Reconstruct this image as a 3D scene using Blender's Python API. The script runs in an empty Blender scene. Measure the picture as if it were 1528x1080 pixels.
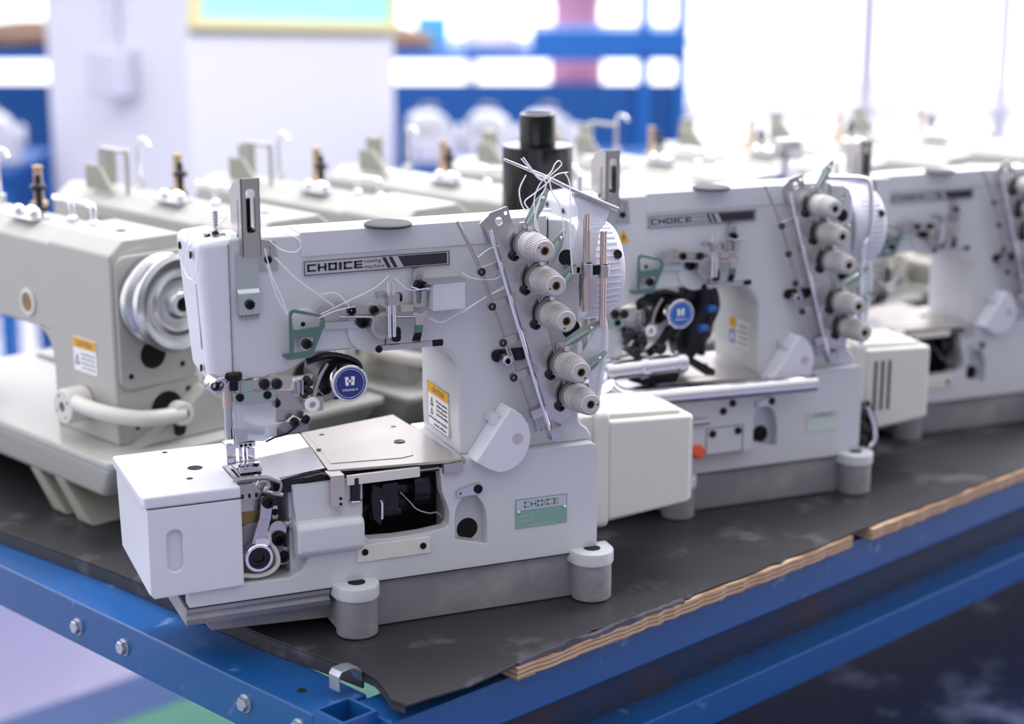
import bpy, bmesh, math, random
from mathutils import Vector, Matrix
R = math.radians
random.seed(7)
SC = bpy.context.scene
COL = SC.collection
TOP = .80            # height of the bench top above the floor


# ---------------------------------------------------------------- materials
def lin(h):
    h = h.lstrip('#')
    out = []
    for i in (0, 2, 4):
        c = int(h[i:i + 2], 16) / 255
        out.append(c / 12.92 if c <= .04045 else ((c + .055) / 1.055) ** 2.4)
    return (out[0], out[1], out[2], 1)


def mat(name, hexcol, rough=.5, metal=0., var=.04, scale=30., bump=0., bscale=200., coat=0., trans=0., ior=1.45, second=None, fac=(.45, .6), s2=8., alpha=1.):
    m = bpy.data.materials.new(name)
    m.use_nodes = True
    nt = m.node_tree
    n, l = nt.nodes, nt.links
    b = n['Principled BSDF']
    co = n.new('ShaderNodeTexCoord')
    no = n.new('ShaderNodeTexNoise')
    no.inputs['Scale'].default_value = scale
    no.inputs['Detail'].default_value = 4
    l.new(co.outputs['Object'], no.inputs['Vector'])
    mx = n.new('ShaderNodeMix')
    mx.data_type = 'RGBA'
    c = lin(hexcol)
    mx.inputs['A'].default_value = tuple(v * (1 - var) for v in c[:3]) + (1,)
    mx.inputs['B'].default_value = tuple(min(1, v * (1 + var)) for v in c[:3]) + (1,)
    l.new(no.outputs['Fac'], mx.inputs['Factor'])
    last = mx.outputs['Result']
    if second:
        n2 = n.new('ShaderNodeTexNoise')
        n2.inputs['Scale'].default_value = s2
        n2.inputs['Detail'].default_value = 6
        n2.inputs['Roughness'].default_value = .65
        l.new(co.outputs['Object'], n2.inputs['Vector'])
        rp = n.new('ShaderNodeMapRange')
        rp.inputs['From Min'].default_value, rp.inputs['From Max'].default_value = fac
        l.new(n2.outputs['Fac'], rp.inputs['Value'])
        m2 = n.new('ShaderNodeMix')
        m2.data_type = 'RGBA'
        m2.inputs['B'].default_value = lin(second)
        l.new(rp.outputs['Result'], m2.inputs['Factor'])
        l.new(last, m2.inputs['A'])
        last = m2.outputs['Result']
    l.new(last, b.inputs['Base Color'])
    b.inputs['Roughness'].default_value = rough
    b.inputs['Metallic'].default_value = metal
    b.inputs['IOR'].default_value = ior
    b.inputs['Coat Weight'].default_value = coat
    b.inputs['Coat Roughness'].default_value = .08
    b.inputs['Transmission Weight'].default_value = trans
    b.inputs['Alpha'].default_value = alpha
    if bump:
        nb = n.new('ShaderNodeTexNoise')
        nb.inputs['Scale'].default_value = bscale
        nb.inputs['Detail'].default_value = 3
        l.new(co.outputs['Object'], nb.inputs['Vector'])
        bp = n.new('ShaderNodeBump')
        bp.inputs['Strength'].default_value = bump
        bp.inputs['Distance'].default_value = .002
        l.new(nb.outputs['Fac'], bp.inputs['Height'])
        l.new(bp.outputs['Normal'], b.inputs['Normal'])
    return m


M = {
    'paint': mat('machine_enamel', '#cbcdd3', .3, var=.015, coat=.25, bump=.03, bscale=500),
    'white': mat('white_plastic', '#d9d9e4', .35, var=.01, coat=.1),
    'cast': mat('bare_casting', '#8f8f97', .55, .25, var=.1, scale=25, bump=.15, bscale=300, second='#a9a6a8', fac=(.5, .7), s2=14),
    'steel': mat('bright_steel', '#c2c1c6', .22, 1., var=.05),
    'satin': mat('satin_steel', '#b9b5b5', .32, .9, var=.05, scale=60),
    'nickel': mat('warm_nickel', '#c9c2bc', .3, .8, var=.05),
    'chrome': mat('chrome', '#e8e8ee', .08, 1., var=.02),
    'dark': mat('black_oxide_steel', '#17171b', .35, .5, var=.2),
    'black': mat('black_recess', '#0b0b0d', .8, 0, var=.1),
    'oily': mat('oily_dark_metal', '#303036', .25, .7, var=.3, scale=40),
    'teal': mat('zinc_green_steel', '#67887f', .28, .75, var=.12, scale=20),
    'teal3': mat('grey_green_steel', '#a6b9b2', .25, .75, var=.1, scale=40),
    'leaf': mat('glassy_green_leaf', '#a9b5b0', .18, .45, var=.25, scale=160, alpha=.85),
    'haze': mat('scuffed_acrylic', '#d3d8e4', .12, var=.1, scale=60, alpha=.42),
    'black2': mat('satin_black_barrel', '#08080b', .16, var=.1),
    'teal2': mat('pale_zinc_steel', '#c3cccf', .25, .85, var=.08, scale=20),
    'cream': mat('cream_enamel', '#d9d6cf', .35, var=.02, coat=.15),
    'knob': mat('grey_plastic', '#bcb8ba', .45, var=.03),
    'brass': mat('brass_insert', '#8a7350', .4, .8, var=.1),
    'copper': mat('copper_tint_steel', '#d3c0b8', .22, .95, var=.06, scale=50),
    'blue': mat('badge_blue', '#18297a', .3, var=.03, coat=.5),
    'print': mat('dark_print', '#2c2c36', .5, var=.05),
    'plate': mat('brushed_nameplate', '#c9c9d2', .3, .6, var=.03),
    'label': mat('label_white', '#ececf0', .5, var=.01),
    'yellow': mat('label_yellow', '#e0a92c', .5, var=.03),
    'green': mat('plate_green', '#84aa9c', .4, .2, var=.06),
    'clear': mat('clear_acrylic', '#ffffff', .04, var=0, trans=1., ior=1.2),
    'milky': mat('milky_plastic', '#e6e9f2', .3, var=.02, alpha=.7),
    'thread': mat('white_thread', '#f2f2f6', .7, var=.01),
    'rubber': mat('dark_gasket', '#3c3c42', .6, var=.1),
    'tanwood': mat('tan_spool_pin', '#b69c7c', .6, var=.08),
    'beige': mat('beige_enamel', '#aeada8', .35, var=.03, coat=.15, bump=.03, bscale=300),
    'beigedark': mat('beige_casting', '#98978d', .5, var=.05),
    'pulley': mat('zinc_pulley', '#c3c4c6', .22, .9, var=.06),
    'palegreen': mat('pale_green_plate', '#c3d3c8', .4, var=.03),
    'lilacink': mat('grey_blue_print', '#8f93ab', .5, var=.03),
    'orange': mat('orange_plastic', '#e8603a', .4, var=.03),
    'bbluep': mat('badge_light_blue', '#2a62b0', .3, var=.03, coat=.4),
}


# ---------------------------------------------------------------- mesh builder
AX = {'x': lambda p, a: Vector((a, p[0], p[1])), 'y': lambda p, a: Vector((p[0], a, p[1])), 'z': lambda p, a: Vector((p[0], p[1], a))}


def frame(p0, p1):
    p0, p1 = Vector(p0), Vector(p1)
    d = (p1 - p0)
    q = d.to_track_quat('Z', 'Y')
    return Matrix.Translation(p0) @ q.to_matrix().to_4x4(), d.length


def arc(cx, cy, r, a0, a1, n=8, ry=None):
    ry = ry or r
    return [(cx + r * math.cos(R(a0 + (a1 - a0) * i / n)), cy + ry * math.sin(R(a0 + (a1 - a0) * i / n))) for i in range(n + 1)]


def circ(cx, cy, r, n=24, ry=None):
    return arc(cx, cy, r, 0, 360 - 360 / n, n - 1, ry)


def rrect(x0, x1, y0, y1, r, n=4):
    return arc(x1 - r, y1 - r, r, 0, 90, n) + arc(x0 + r, y1 - r, r, 90, 180, n) + arc(x0 + r, y0 + r, r, 180, 270, n) + arc(x1 - r, y0 + r, r, 270, 360, n)


def smooth_path(pts, k=6):
    P = [Vector(p) for p in pts]
    if len(P) < 3:
        return P
    out = []
    for i in range(len(P) - 1):
        a, b, c, d = P[max(i - 1, 0)], P[i], P[i + 1], P[min(i + 2, len(P) - 1)]
        for j in range(k):
            t = j / k
            out.append(.5 * ((2 * b) + (c - a) * t + (2 * a - 5 * b + 4 * c - d) * t * t + (3 * b - a - 3 * c + d) * t ** 3))
    out.append(P[-1])
    return out


class MB:
    def __init__(s):
        s.bm = bmesh.new()

    def add(s, t, bev=0, seg=2, mx=None, fn=None, ang=28):
        bmesh.ops.recalc_face_normals(t, faces=t.faces)
        if fn:
            for v in t.verts:
                v.co = Vector(fn(v.co))
        if bev:
            ed = [e for e in t.edges if len(e.link_faces) == 2 and e.calc_face_angle(0) > R(ang)]
            if ed:
                bmesh.ops.bevel(t, geom=ed, offset=bev, segments=seg, profile=.5, affect='EDGES', clamp_overlap=True)
        if mx is not None:
            bmesh.ops.transform(t, matrix=mx, verts=t.verts)
        t.verts.index_update()
        nv = [s.bm.verts.new(v.co) for v in t.verts]
        for f in t.faces:
            try:
                s.bm.faces.new([nv[v.index] for v in f.verts])
            except ValueError:
                pass
        t.free()
        return s

    def hexa(s, c, bev=0, seg=2, **k):
        t = bmesh.new()
        v = [t.verts.new(p) for p in c]
        for f in ((0, 1, 2, 3), (4, 5, 6, 7), (0, 1, 5, 4), (1, 2, 6, 5), (2, 3, 7, 6), (3, 0, 4, 7)):
            t.faces.new([v[i] for i in f])
        return s.add(t, bev, seg, **k)

    def box(s, x0, x1, y0, y1, z0, z1, bev=0, seg=2, **k):
        return s.hexa([(x0, y0, z0), (x1, y0, z0), (x1, y1, z0), (x0, y1, z0), (x0, y0, z1), (x1, y0, z1), (x1, y1, z1), (x0, y1, z1)], bev, seg, **k)

    def prism(s, pts, axis, a0, a1, holes=(), bev=0, seg=2, **k):
        t = bmesh.new()
        f = AX[axis]
        loops = [list(pts)] + [list(h) for h in holes]
        A, B = [], []
        for lp in loops:
            A.append([t.verts.new(f(p, a0)) for p in lp])
            B.append([t.verts.new(f(p, a1)) for p in lp])
        if not holes:
            t.faces.new(A[0])
            t.faces.new(B[0])
        else:
            ed = []
            for lp in A:
                ed += [t.edges.new((lp[i], lp[(i + 1) % len(lp)])) for i in range(len(lp))]
            r = bmesh.ops.triangle_fill(t, use_beauty=True, use_dissolve=False, edges=ed)
            mp = {}
            for la, lb in zip(A, B):
                for x, y in zip(la, lb):
                    mp[x] = y
            for fc in [g for g in r['geom'] if isinstance(g, bmesh.types.BMFace)]:
                t.faces.new([mp[v] for v in reversed(fc.verts)])
        for la, lb in zip(A, B):
            n = len(la)
            for i in range(n):
                try:
                    t.faces.new((la[i], la[(i + 1) % n], lb[(i + 1) % n], lb[i]))
                except ValueError:
                    pass
        return s.add(t, bev, seg, **k)

    def lathe(s, prof, p0, p1, n=28, **k):
        """prof = (radius, distance along p0->p1) pairs"""
        mx, L = frame(p0, p1)
        t = bmesh.new()
        rings = []
        for r, h in prof:
            if r <= 1e-6:
                rings.append([t.verts.new((0, 0, h))])
            else:
                rings.append([t.verts.new((r * math.cos(2 * math.pi * i / n), r * math.sin(2 * math.pi * i / n), h)) for i in range(n)])
        for a, b in zip(rings, rings[1:]):
            for i in range(n):
                j = (i + 1) % n
                if len(a) == 1 and len(b) == 1:
                    continue
                if len(a) == 1:
                    t.faces.new((a[0], b[j], b[i]))
                elif len(b) == 1:
                    t.faces.new((a[i], a[j], b[0]))
                else:
                    t.faces.new((a[i], a[j], b[j], b[i]))
        for e in (rings[0], rings[-1]):
            if len(e) > 2:
                t.faces.new(e)
        return s.add(t, mx=mx, **k)

    def cyl(s, p0, p1, r0, r1=None, n=24, bev=0, seg=2, cap=0):
        r1 = r0 if r1 is None else r1
        L = (Vector(p1) - Vector(p0)).length
        c = min(bev, L * .45, r0 * .45, r1 * .45)
        if c:
            pr = [(r0 - c, 0), (r0 - .3 * c, .3 * c), (r0, c), (r1, L - c), (r1 - .3 * c, L - .3 * c), (r1 - c, L)]
        else:
            pr = [(r0, 0), (r1, L)]
        return s.lathe(pr, p0, p1, n)

    def ring(s, p0, p1, r, ri, n=28):
        L = (Vector(p1) - Vector(p0)).length
        c = min((r - ri) * .25, L * .25)
        mx, _ = frame(p0, p1)
        t = bmesh.new()
        pr = [(ri, 0), (r - c, 0), (r, c), (r, L - c), (r - c, L), (ri, L)]
        rg = [[t.verts.new((q * math.cos(2 * math.pi * i / n), q * math.sin(2 * math.pi * i / n), h)) for i in range(n)] for q, h in pr]
        for a, b in zip(rg, rg[1:] + rg[:1]):
            for i in range(n):
                t.faces.new((a[i], a[(i + 1) % n], b[(i + 1) % n], b[i]))
        return s.add(t, mx=mx)

    def tube(s, pts, r, n=8, k=6, sm=True, close=False):
        P = smooth_path(pts, k) if sm else [Vector(p) for p in pts]
        rr = r if callable(r) else (lambda u: r)
        t = bmesh.new()
        rings = []
        up = None
        N = len(P)
        for i, p in enumerate(P):
            d = (P[min(i + 1, N - 1)] - P[max(i - 1, 0)])
            d = d.normalized() if d.length > 1e-9 else Vector((0, 0, 1))
            if up is None:
                up = d.orthogonal().normalized()
            up = (up - d * up.dot(d))
            up = up.normalized() if up.length > 1e-6 else d.orthogonal().normalized()
            w = d.cross(up)
            q = rr(i / max(1, N - 1))
            rings.append([t.verts.new(p + up * q * math.cos(2 * math.pi * j / n) + w * q * math.sin(2 * math.pi * j / n)) for j in range(n)])
        for a, b in zip(rings, rings[1:]):
            for j in range(n):
                t.faces.new((a[j], a[(j + 1) % n], b[(j + 1) % n], b[j]))
        t.faces.new(rings[0])
        t.faces.new(rings[-1])
        return s.add(t)

    def ball(s, c, r, sc=(1, 1, 1), n=16):
        t = bmesh.new()
        bmesh.ops.create_uvsphere(t, u_segments=n, v_segments=n // 2 + 2, radius=r)
        return s.add(t, mx=Matrix.Translation(Vector(c)) @ Matrix.Diagonal((sc[0], sc[1], sc[2], 1)))

    def text(s, txt, size, mx, ext=.0002, width=None):
        cu = bpy.data.curves.new('lettering', 'FONT')
        cu.body = txt
        cu.size = size
        cu.extrude = ext
        cu.resolution_u = 2
        ob = bpy.data.objects.new('lettering', cu)
        me = bpy.data.meshes.new_from_object(ob)
        if width:
            xs = [v.co.x for v in me.vertices]
            f = width / max(1e-6, max(xs) - min(xs))
            for v in me.vertices:
                v.co.x = (v.co.x - min(xs)) * f
        t = bmesh.new()
        t.from_mesh(me)
        bpy.data.objects.remove(ob)
        bpy.data.curves.remove(cu)
        bpy.data.meshes.remove(me)
        return s.add(t, mx=mx)

    def build(s, name, m, parent=None, label=None, flat=False, wn=True):
        bm = s.bm
        bmesh.ops.recalc_face_normals(bm, faces=bm.faces)
        for f in bm.faces:
            f.smooth = not flat
        for e in bm.edges:
            if len(e.link_faces) == 2 and e.calc_face_angle(0) > R(38):
                e.smooth = False
        me = bpy.data.meshes.new(name)
        bm.to_mesh(me)
        bm.free()
        me.materials.append(M[m] if isinstance(m, str) else m)
        o = bpy.data.objects.new(name, me)
        COL.objects.link(o)
        if parent:
            o.parent = parent
        if label:
            o['label'] = label
        if wn and not flat:
            w = o.modifiers.new('normals', 'WEIGHTED_NORMAL')
            w.keep_sharp = True
            w.weight = 80
        return o


XZ = Matrix(((1, 0, 0, 0), (0, 0, -1, 0), (0, 1, 0, 0), (0, 0, 0, 1)))      # local xy plane -> xz plane facing -y


def on_front(x, y, z):
    return Matrix.Translation((x, y, z)) @ XZ


def thing(name, label, cat, loc=(0, 0, 0), rz=0, group=None):
    o = bpy.data.objects.new(name, None)
    o.empty_display_size = .05
    COL.objects.link(o)
    o.location = loc
    o.rotation_euler = (0, 0, rz)
    tag(o, label, cat, group)
    return o


def tag(o, label=None, cat=None, group=None, kind=None):
    if label:
        o['label'] = label
    if cat:
        o['category'] = cat
    if group:
        o['group'] = group
    if kind:
        o['kind'] = kind
    return o


def copy_tree(o, parent=None, skip=()):
    c = o.copy()
    COL.objects.link(c)
    if parent:
        c.parent = parent
    for ch in list(o.children):
        if ch.name.split('.')[0] not in skip:
            copy_tree(ch, c, skip)
    return c


GLYPH = {  # stencil block capitals on a unit cell
    'C': [(0, 1, .76, 1), (0, 1, 0, .24), (0, .26, 0, 1)],
    'H': [(0, .26, 0, 1), (.74, 1, 0, 1), (0, 1, .38, .62)],
    'O': [(0, 1, .76, 1), (0, 1, 0, .24), (0, .26, 0, 1), (.74, 1, 0, 1)],
    'I': [(0, 1, 0, 1)],
    'E': [(0, 1, .78, 1), (0, 1, 0, .22), (.1, .95, .39, .61), (0, .26, 0, 1)],
}


def block_word(mb, word, x0, x1, z0, z1, y, d=.0003):
    w = {'I': .36}
    gap = .2
    tot = sum(w.get(c, 1) for c in word) + gap * (len(word) - 1)
    u = (x1 - x0) / tot
    x = x0
    for c in word:
        cw = w.get(c, 1) * u
        for a, b, e, f in GLYPH[c]:
            mb.box(x + a * cw, x + b * cw, y - d, y, z0 + e * (z1 - z0), z0 + f * (z1 - z0))
        x += cw + gap * u
    return mb


def screw(name, p, d, r, parent, m='dark', h=None):
    """a round headed socket screw: head with a hexagonal recess, p on the surface, d outward"""
    h = h or r * .7
    p, d = Vector(p), Vector(d).normalized()
    mb = MB()
    mb.lathe([(r, 0), (r, h * .75), (r * .85, h), (r * .5, h), (r * .45, h * .45), (0, h * .45)], p, p + d, 14)
    return mb.build(name, m, parent)


def hole(name, p, d, r, parent, n=18, depth=.0004):
    p, d = Vector(p), Vector(d).normalized()
    return MB().lathe([(r, 0), (r, depth), (r * .9, depth), (r * .85, depth * .5), (0, depth * .5)], p, p + d, n).build(name, 'black', parent)

# ---------------------------------------------------------------- the interlock sewing machine
# local frame: x along the arm, y away from the operator side, z up from the bench top
YA = .012            # front face of arm and column
def make_machine(label, group):
    t = thing('interlock_sewing_machine', label, 'sewing machine', (0, 0, TOP + .0006), 0, group)
    nrm = (0, -1, 0)
    # ---- casting: arm, column and bed in one enamelled body
    b = MB()
    cshape = [(.0835, .1465), (.0823, .175), (.0823, .2211), (.0802, .2320), (.0745, .2410), (.0660, .2475), (.0543, .2511),
              (.02, .2520), (-.0502, .2536), (-.060, .2465), (-.075, .2400), (-.0948, .2351), (-.1210, .2355), (-.1210, .3565),
              (.165, .3555), (.186, .3535), (.1945, .3485), (.1985, .339), (.1995, .325), (.1995, .168), (.2020, .163), (.2085, .158), (.2122, .152), (.2125, .1465)]
    b.prism(cshape, 'y', YA, .06, bev=.004, seg=3)
    col = [(.0845, .1465), (.0833, .175), (.0833, .2211), (.0812, .2320), (.0755, .2410), (.0670, .2485), (.0543, .253), (.0543, .33), (.18, .345), (.192, .33), (.1985, .30), (.1985, .168), (.2115, .15), (.2115, .1465)]
    b.prism(col, 'y', .058, .112, bev=.003)
    b.prism([(.055, .3560), (.060, .3560), (.098, .333), (.100, .300), (.098, .254), (.055, .254)], 'x', -.1205, .19)
    # one front wall for bed and base: arched niche, drive opening and looper bay
    niche = [(.0727,.0726),(.0729,.0965),(.0755,.105),(.0807,.1112),(.0871,.1135),(.0942,.1108),(.0993,.1044),(.1026,.0964),(.1038,.0849),(.1037,.0645)]
    cav = [(-.0134,.1096),(-.0138,.0906),(-.0084,.0836),(.0165,.0821),(.0416,.0825),(.0632,.0846),(.0671,.0878),(.0678,.0991),(.0647,.1089),(.061,.1187),(.0599,.1313),(.0587,.142),(-.0127,.1402)]
    bay = [(-.1199,.0594),(-.0802,.0585),(-.0686,.0636),(-.0635,.0728),(-.0621,.0799),(-.0697,.0871),(-.0725,.0961),(-.0732,.1114),(-.0751,.1267)]
    wall = [(-.1690, .0440), (.2130, .0440), (.2137, .10), (.2137, .1405), (.2115, .1455), (.2070, .1472), (.0850, .1472), (.0830, .1405), (bay[-1][0], .1405)] + bay[::-1] + [(-.1690, bay[0][1] + .0015)]
    b.prism(wall, 'y', 0, .014, holes=[cav, niche], bev=.0022, seg=3)
    b.box(.0760, .2125, .0135, .128, .0440, .1470, .002)
    b.prism([(.0136, .1130), (.0030, .1330), (.0136, .1390)], 'x', niche[0][0] - .001, niche[-1][0] + .001)
    b.box(-.1650, .089, .060, .128, .0440, .143, .002)
    b.box(-.1650, .089, .004, .066, .0440, .058)
    b.box(bay[-1][0] - .002, cav[0][0] - .002, .010, .066, .05, .140, .002)       # web between bay and opening
    b.box(.072, .0765, .012, .066, .05, .139)
    hump = [(-.0735,-.01,.1188),(-.0214,-.01,.1168),(-.022,-.01,.0875),(-.0714,-.01,.09)]
    hx0, hx1, hz0, hz1 = hump[0][0] - .0015, cav[0][0] - .001, .082, .1085
    b.prism([(-.011, hz0), (-.011, hz1 - .006), (-.0095, hz1 - .002), (-.006, hz1), (.012, hz1 + .002), (.012, hz0 - .010), (.0015, hz0 - .008)], 'x', hx0, hx1, bev=.003, seg=3)
    # bowl of the looper bay
    bowl = arc(-.108, .095, .052, 200, 380, 18)
    b.prism([(-.16, .058)] + [(-.075, .058), (-.070, .075), (-.0715, .10), (-.074, .138), (-.16, .138)], 'y', .05, .062)
    # two screw-down bosses
    for bx in (-.0215, .2065):
        b.prism(arc(bx, -.003, .0205, 180, 360, 18) + [(bx + .0215, .012), (bx - .0225, .012)], 'z', .0345, .0475, bev=.002, seg=2)
    body = b.build('body', 'paint', t)
    for bx in (-.0215, .2065):
        MB().cyl((bx, -.004, .0474), (bx, -.004, .0478), .0078).build('bolt_hole', 'black', body)
    hp = (.0896,.0767)
    MB().cyl((hp[0], .0140, hp[1]), (hp[0], .0130, hp[1]), .0100, n=28).build('niche_hole', 'black', body)
    g = MB().box(-.1702, .2132, .0006, .1285, .0428, .0444)
    g.build('gasket', 'rubber', t)
    # ---- bare cast plinth, with the feet under the bosses
    p = MB()
    p.box(-.016, .2120, .0045, .126, 0, .0428, .0015)
    p.prism([(-.150, .0175), (-.146, .0125), (-.02, .0075), (-.02, .0265), (-.15, .0265)], 'y', .020, .12, bev=.001)
    for bx in (-.0215, .2065):
        p.cyl((bx, -.003, 0), (bx, -.003, .035), .0186, n=32, bev=.002)
        p.box(bx - .0175, bx + .0175, -.002, .03, .004, .035, .001)
    p.cyl((-.0215, .125, 0), (-.0215, .125, .035), .0186, n=24)
    p.cyl((.2065, .125, 0), (.2065, .125, .035), .0186, n=24)
    p.build('plinth', 'cast', t)
    l = MB()
    l.prism([(.0015, .0428), (.0015, .0385), (.0035, .0370), (.0035, .0345), (.001, .0330), (.004, .0265), (.1, .0265), (.1, .0428)], 'x', -.1715, -.044, bev=.0008)
    l.build('drip_tray', 'cast', t, 'grey cast rim with a groove under the left end of the bed')
    # ---- seam cover along the arm top
    MB().box(-.0595, .1660, .0105, .050, .3368, .3582, .0012, 2).build('top_cover', 'paint', t)
    w = MB()
    w.lathe([(.0205, 0), (.0205, .0022), (.019, .0032), (.012, .0036), (0, .0036)], (.0187,.0126,.3582), ((.0187,.0126,.3582)[0], (.0187,.0126,.3582)[1], 1), 36)
    w.build('oil_gauge_cap', 'rubber', t, 'round black cap on top of the arm')
    # ---- nose cover at the left end of the arm
    nc = MB()
    nc.hexa([(-.1400, .0135, .2300), (-.1140, .0117, .2290), (-.1140, .086, .2350), (-.1415, .074, .2360),
             (-.1465, .0135, .3550), (-.1140, .0117, .3572), (-.1140, .093, .3572), (-.1490, .088, .3550)], .0075, 4)
    nose = nc.build('nose_cover', 'white', t, 'white plastic cover at the needle end of the arm')
    MB().box(-.1210, -.1206, .0113, .0125, .2360, .3520).build('cover_seam', 'rubber', nose)
    rc = MB()
    rc.hexa([(-.1432, .028, .262), (-.1432, .058, .262), (-.1428, .058, .262), (-.1428, .028, .262),
             (-.1459, .028, .318), (-.1459, .060, .318), (-.1440, .060, .318), (-.1440, .028, .318)])
    rc.build('recess_panel', 'white', nose)
    for q in ((-.1482, .030, .3420), (-.1484, .070, .3435), (-.1432, .03, .245)):
        hole('screw_hole', (q[0] + .0004, q[1], q[2]), (-1, 0, .06), .0032, nose, depth=.0010)
    # ---- arm name plate
    n0, n1 = [(-.0597,.3342),(.0741,.3203)]
    a0, a1, zb, zt = -.0578, .0738, .3205, .3340
    np_ = MB().box(a0, a1, .0098, YA, zb, zt, .0006).build('name_plate', 'plate', t)
    fr = MB().prism([(a0 + .0006, zb + .0006), (a1 - .0006, zb + .0006), (a1 - .0006, zt - .0006), (a0 + .0006, zt - .0006)], 'y', .0095, .0099,
                    holes=[[(a0 + .0013, zb + .0013), (a1 - .0013, zb + .0013), (a1 - .0013, zt - .0013), (a0 + .0013, zt - .0013)]])
    fr.build('plate_border', 'print', np_)
    pr = MB()
    block_word(pr, 'CHOICE', -.0545, -.0055, zb + .0036, zt - .0034, .0098)
    for s in (0, 1):
        x = .0128 + s * .0058
        pr.prism([(x + .0038, zb + .0020), (x + .0072, zb + .0020), (x + .0024, zt - .0020), (x - .0010, zt - .0020)], 'y', .0095, .0098)
    pr.prism([(.0315, zb + .0020), (a1 - .0028, zb + .0020), (a1 - .0028, zt - .0020), (.0260, zt - .0020)], 'y', .0095, .0098)
    pr.text('sewing', .0048, on_front(-.0040, .0097, zb + .0078), .0001, .0150)
    pr.text('machine', .0048, on_front(-.0040, .0097, zb + .0030), .0001, .0180)
    pr.build('lettering', 'print', np_)
    # ---- slotted take-up guard standing on the needle bar top
    gq = [(-.1112,.3893),(-.0949,.3883),(-.0943,.4071),(-.0965,.3415)]
    gx0, gx1, gz1, gz0, gy0 = gq[0][0], gq[1][0], gq[2][1], gq[3][1], .003
    G = MB()
    slot = rrect(gx0 + .0045, gx1 - .0040, gz0 + .0200, gz1 - .0090, .003)
    G.prism([(gx0, gz0), (gx1, gz0), (gx1, gz1), (gx0, gz1)], 'y', gy0, gy0 + .0014, holes=[slot], bev=.0004)
    sl = rrect(.0125, .0150, .358, gz1 - .018, .0012)
    side = [(gy0, gz0), (.012, gz0 + .003), (.012, .3590), (.038, .3592), (.040, gz1 - .0145), (.030, gz1 - .0075), (gy0, gz1)]
    G.prism(side, 'x', gx0, gx0 + .0012, holes=[sl], bev=.0003)
    G.prism(side, 'x', gx1 - .0012, gx1, bev=.0003)
    gd = G.build('take_up_guard', 'satin', t, 'slotted steel channel standing up from the needle end of the arm')
    k = MB()
    gx = (gx0 + gx1) / 2
    k.cyl((gx, .024, .350), (gx, .024, .388), .0052, bev=.0008)
    k.cyl((gx, .024, .340), (gx, .024, .361), .0070, bev=.001)
    k.tube([(gx + .001, .018, .364), (gx + .003, .009, .363), (gx + .003, .008, .358)], .0014)
    k.build('needle_bar_top', 'oily', t)
    th = MB()
    th.box(-.1290, -.1180, .030, .048, .3560, .3585, .0006)
    for q in range(7):
        th.lathe([(.0022, 0), (.0026, .0012), (.0022, .0024)], (-.124, .040, .358 + q * .0026), (-.124, .040, 1), 12)
    th.build('guard_spring_post', 'steel', t)
    screw('screw', (-.1330, .034, .3562), (0, 0, 1), .003, t)
    screw('screw', (-.1272, .028, .3584), (0, 0, 1), .003, t)
    # ---- stepped clip on the head with its screw and serrated foot
    c0 = [(-.1171,.3494),(-.0963,.3479),(-.0974,.3184),(-.1149,.3196),(-.1163,.2987),(-.0975,.2972)]
    cx0, cx1 = c0[3][0], c0[2][0]
    cl = MB()
    cl.prism([(YA, .3435), (.0085, .3435), (.0085, .3140), (.0055, .3110), (.0055, .2925), (.0070, .2920), (.0070, .3100), (.0095, .3125), (YA, .3140)], 'x', -.1153, -.0968, bev=.0004)
    cp = cl.build('head_clip', 'teal2', t)
    screw('screw', (-.1060, .0055, .3015), nrm, .0042, cp)
    sr = MB()
    for q in range(6):
        sr.prism([(-.1148 + q * .0031, .2915), (-.1117 + q * .0031, .2915), (-.1132 + q * .0031, .2875)], 'y', .0095, YA)
    sr.box(-.1150, -.0963, .0095, YA, .2910, .2935)
    sr.build('serrated_edge', 'satin', cp)
    c2 = MB()
    c2.prism([(-.0975, .3285), (-.0790, .3275), (-.0815, .3520), (-.0975, .3560)], 'y', .0100, YA, holes=[rrect(-.0895, -.0855, .336, .349, .0018)], bev=.0004)
    o2 = c2.build('thread_clip', 'steel', t)
    screw('screw', (-.0878, .0102, .3372), nrm, .0032, o2)

    # ---- green thread guide frame on the head
    fo = [(-.0744,.2922),(-.0729,.2945),(-.0701,.2956),(-.0478,.2893),(-.045,.2877),(-.0433,.284),(-.0438,.2792),(-.0551,.2529),(-.0749,.2524)]
    fh1 = [(-.072,.29),(-.0702,.2926),(-.0492,.2873),(-.0465,.2843),(-.0485,.2793),(-.0692,.2775),(-.0713,.2788)]
    fh2 = [(-.0704,.269),(-.0687,.2705),(-.0546,.2711),(-.053,.2688),(-.0561,.2596),(-.0585,.2587),(-.0712,.2582)]
    tf = MB().prism(fo, 'y', -.0012, .0006, holes=[fh1, fh2], bev=.0005)
    tf.box(fo[8][0] - .003, fo[8][0] + .004, -.001, YA, fo[8][1] + .0005, fo[8][1] + .0025)
    tgf = tf.build('thread_guide_frame', 'teal', t, 'green zinc plated wire frame with two openings')
    cc = MB()
    q = (-.06,.2651)
    cc.cyl((q[0], -.0005, q[1]), (q[0], YA, q[1]), .0058, bev=.0006)
    cc.build('spacer', 'steel', tgf)
    screw('screw', (q[0], -.0005, q[1]), nrm, .0045, tgf)
    q = (-.0599,.2806)
    dd = MB().lathe([(.0125, 0), (.0125, .003), (.0115, .0036), (0, .0036)], (q[0] + .002, YA, q[1]), (q[0] + .002, -1, q[1]), 30)
    pb = dd.build('guide_boss', 'paint', t)
    hole('pin_hole', (q[0], YA - .0036, q[1] - .0005), nrm, .002, pb)

    # ---- thread take-up linkage in front of the arm
    Z = lambda pts: pts
    tk = MB()
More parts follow.
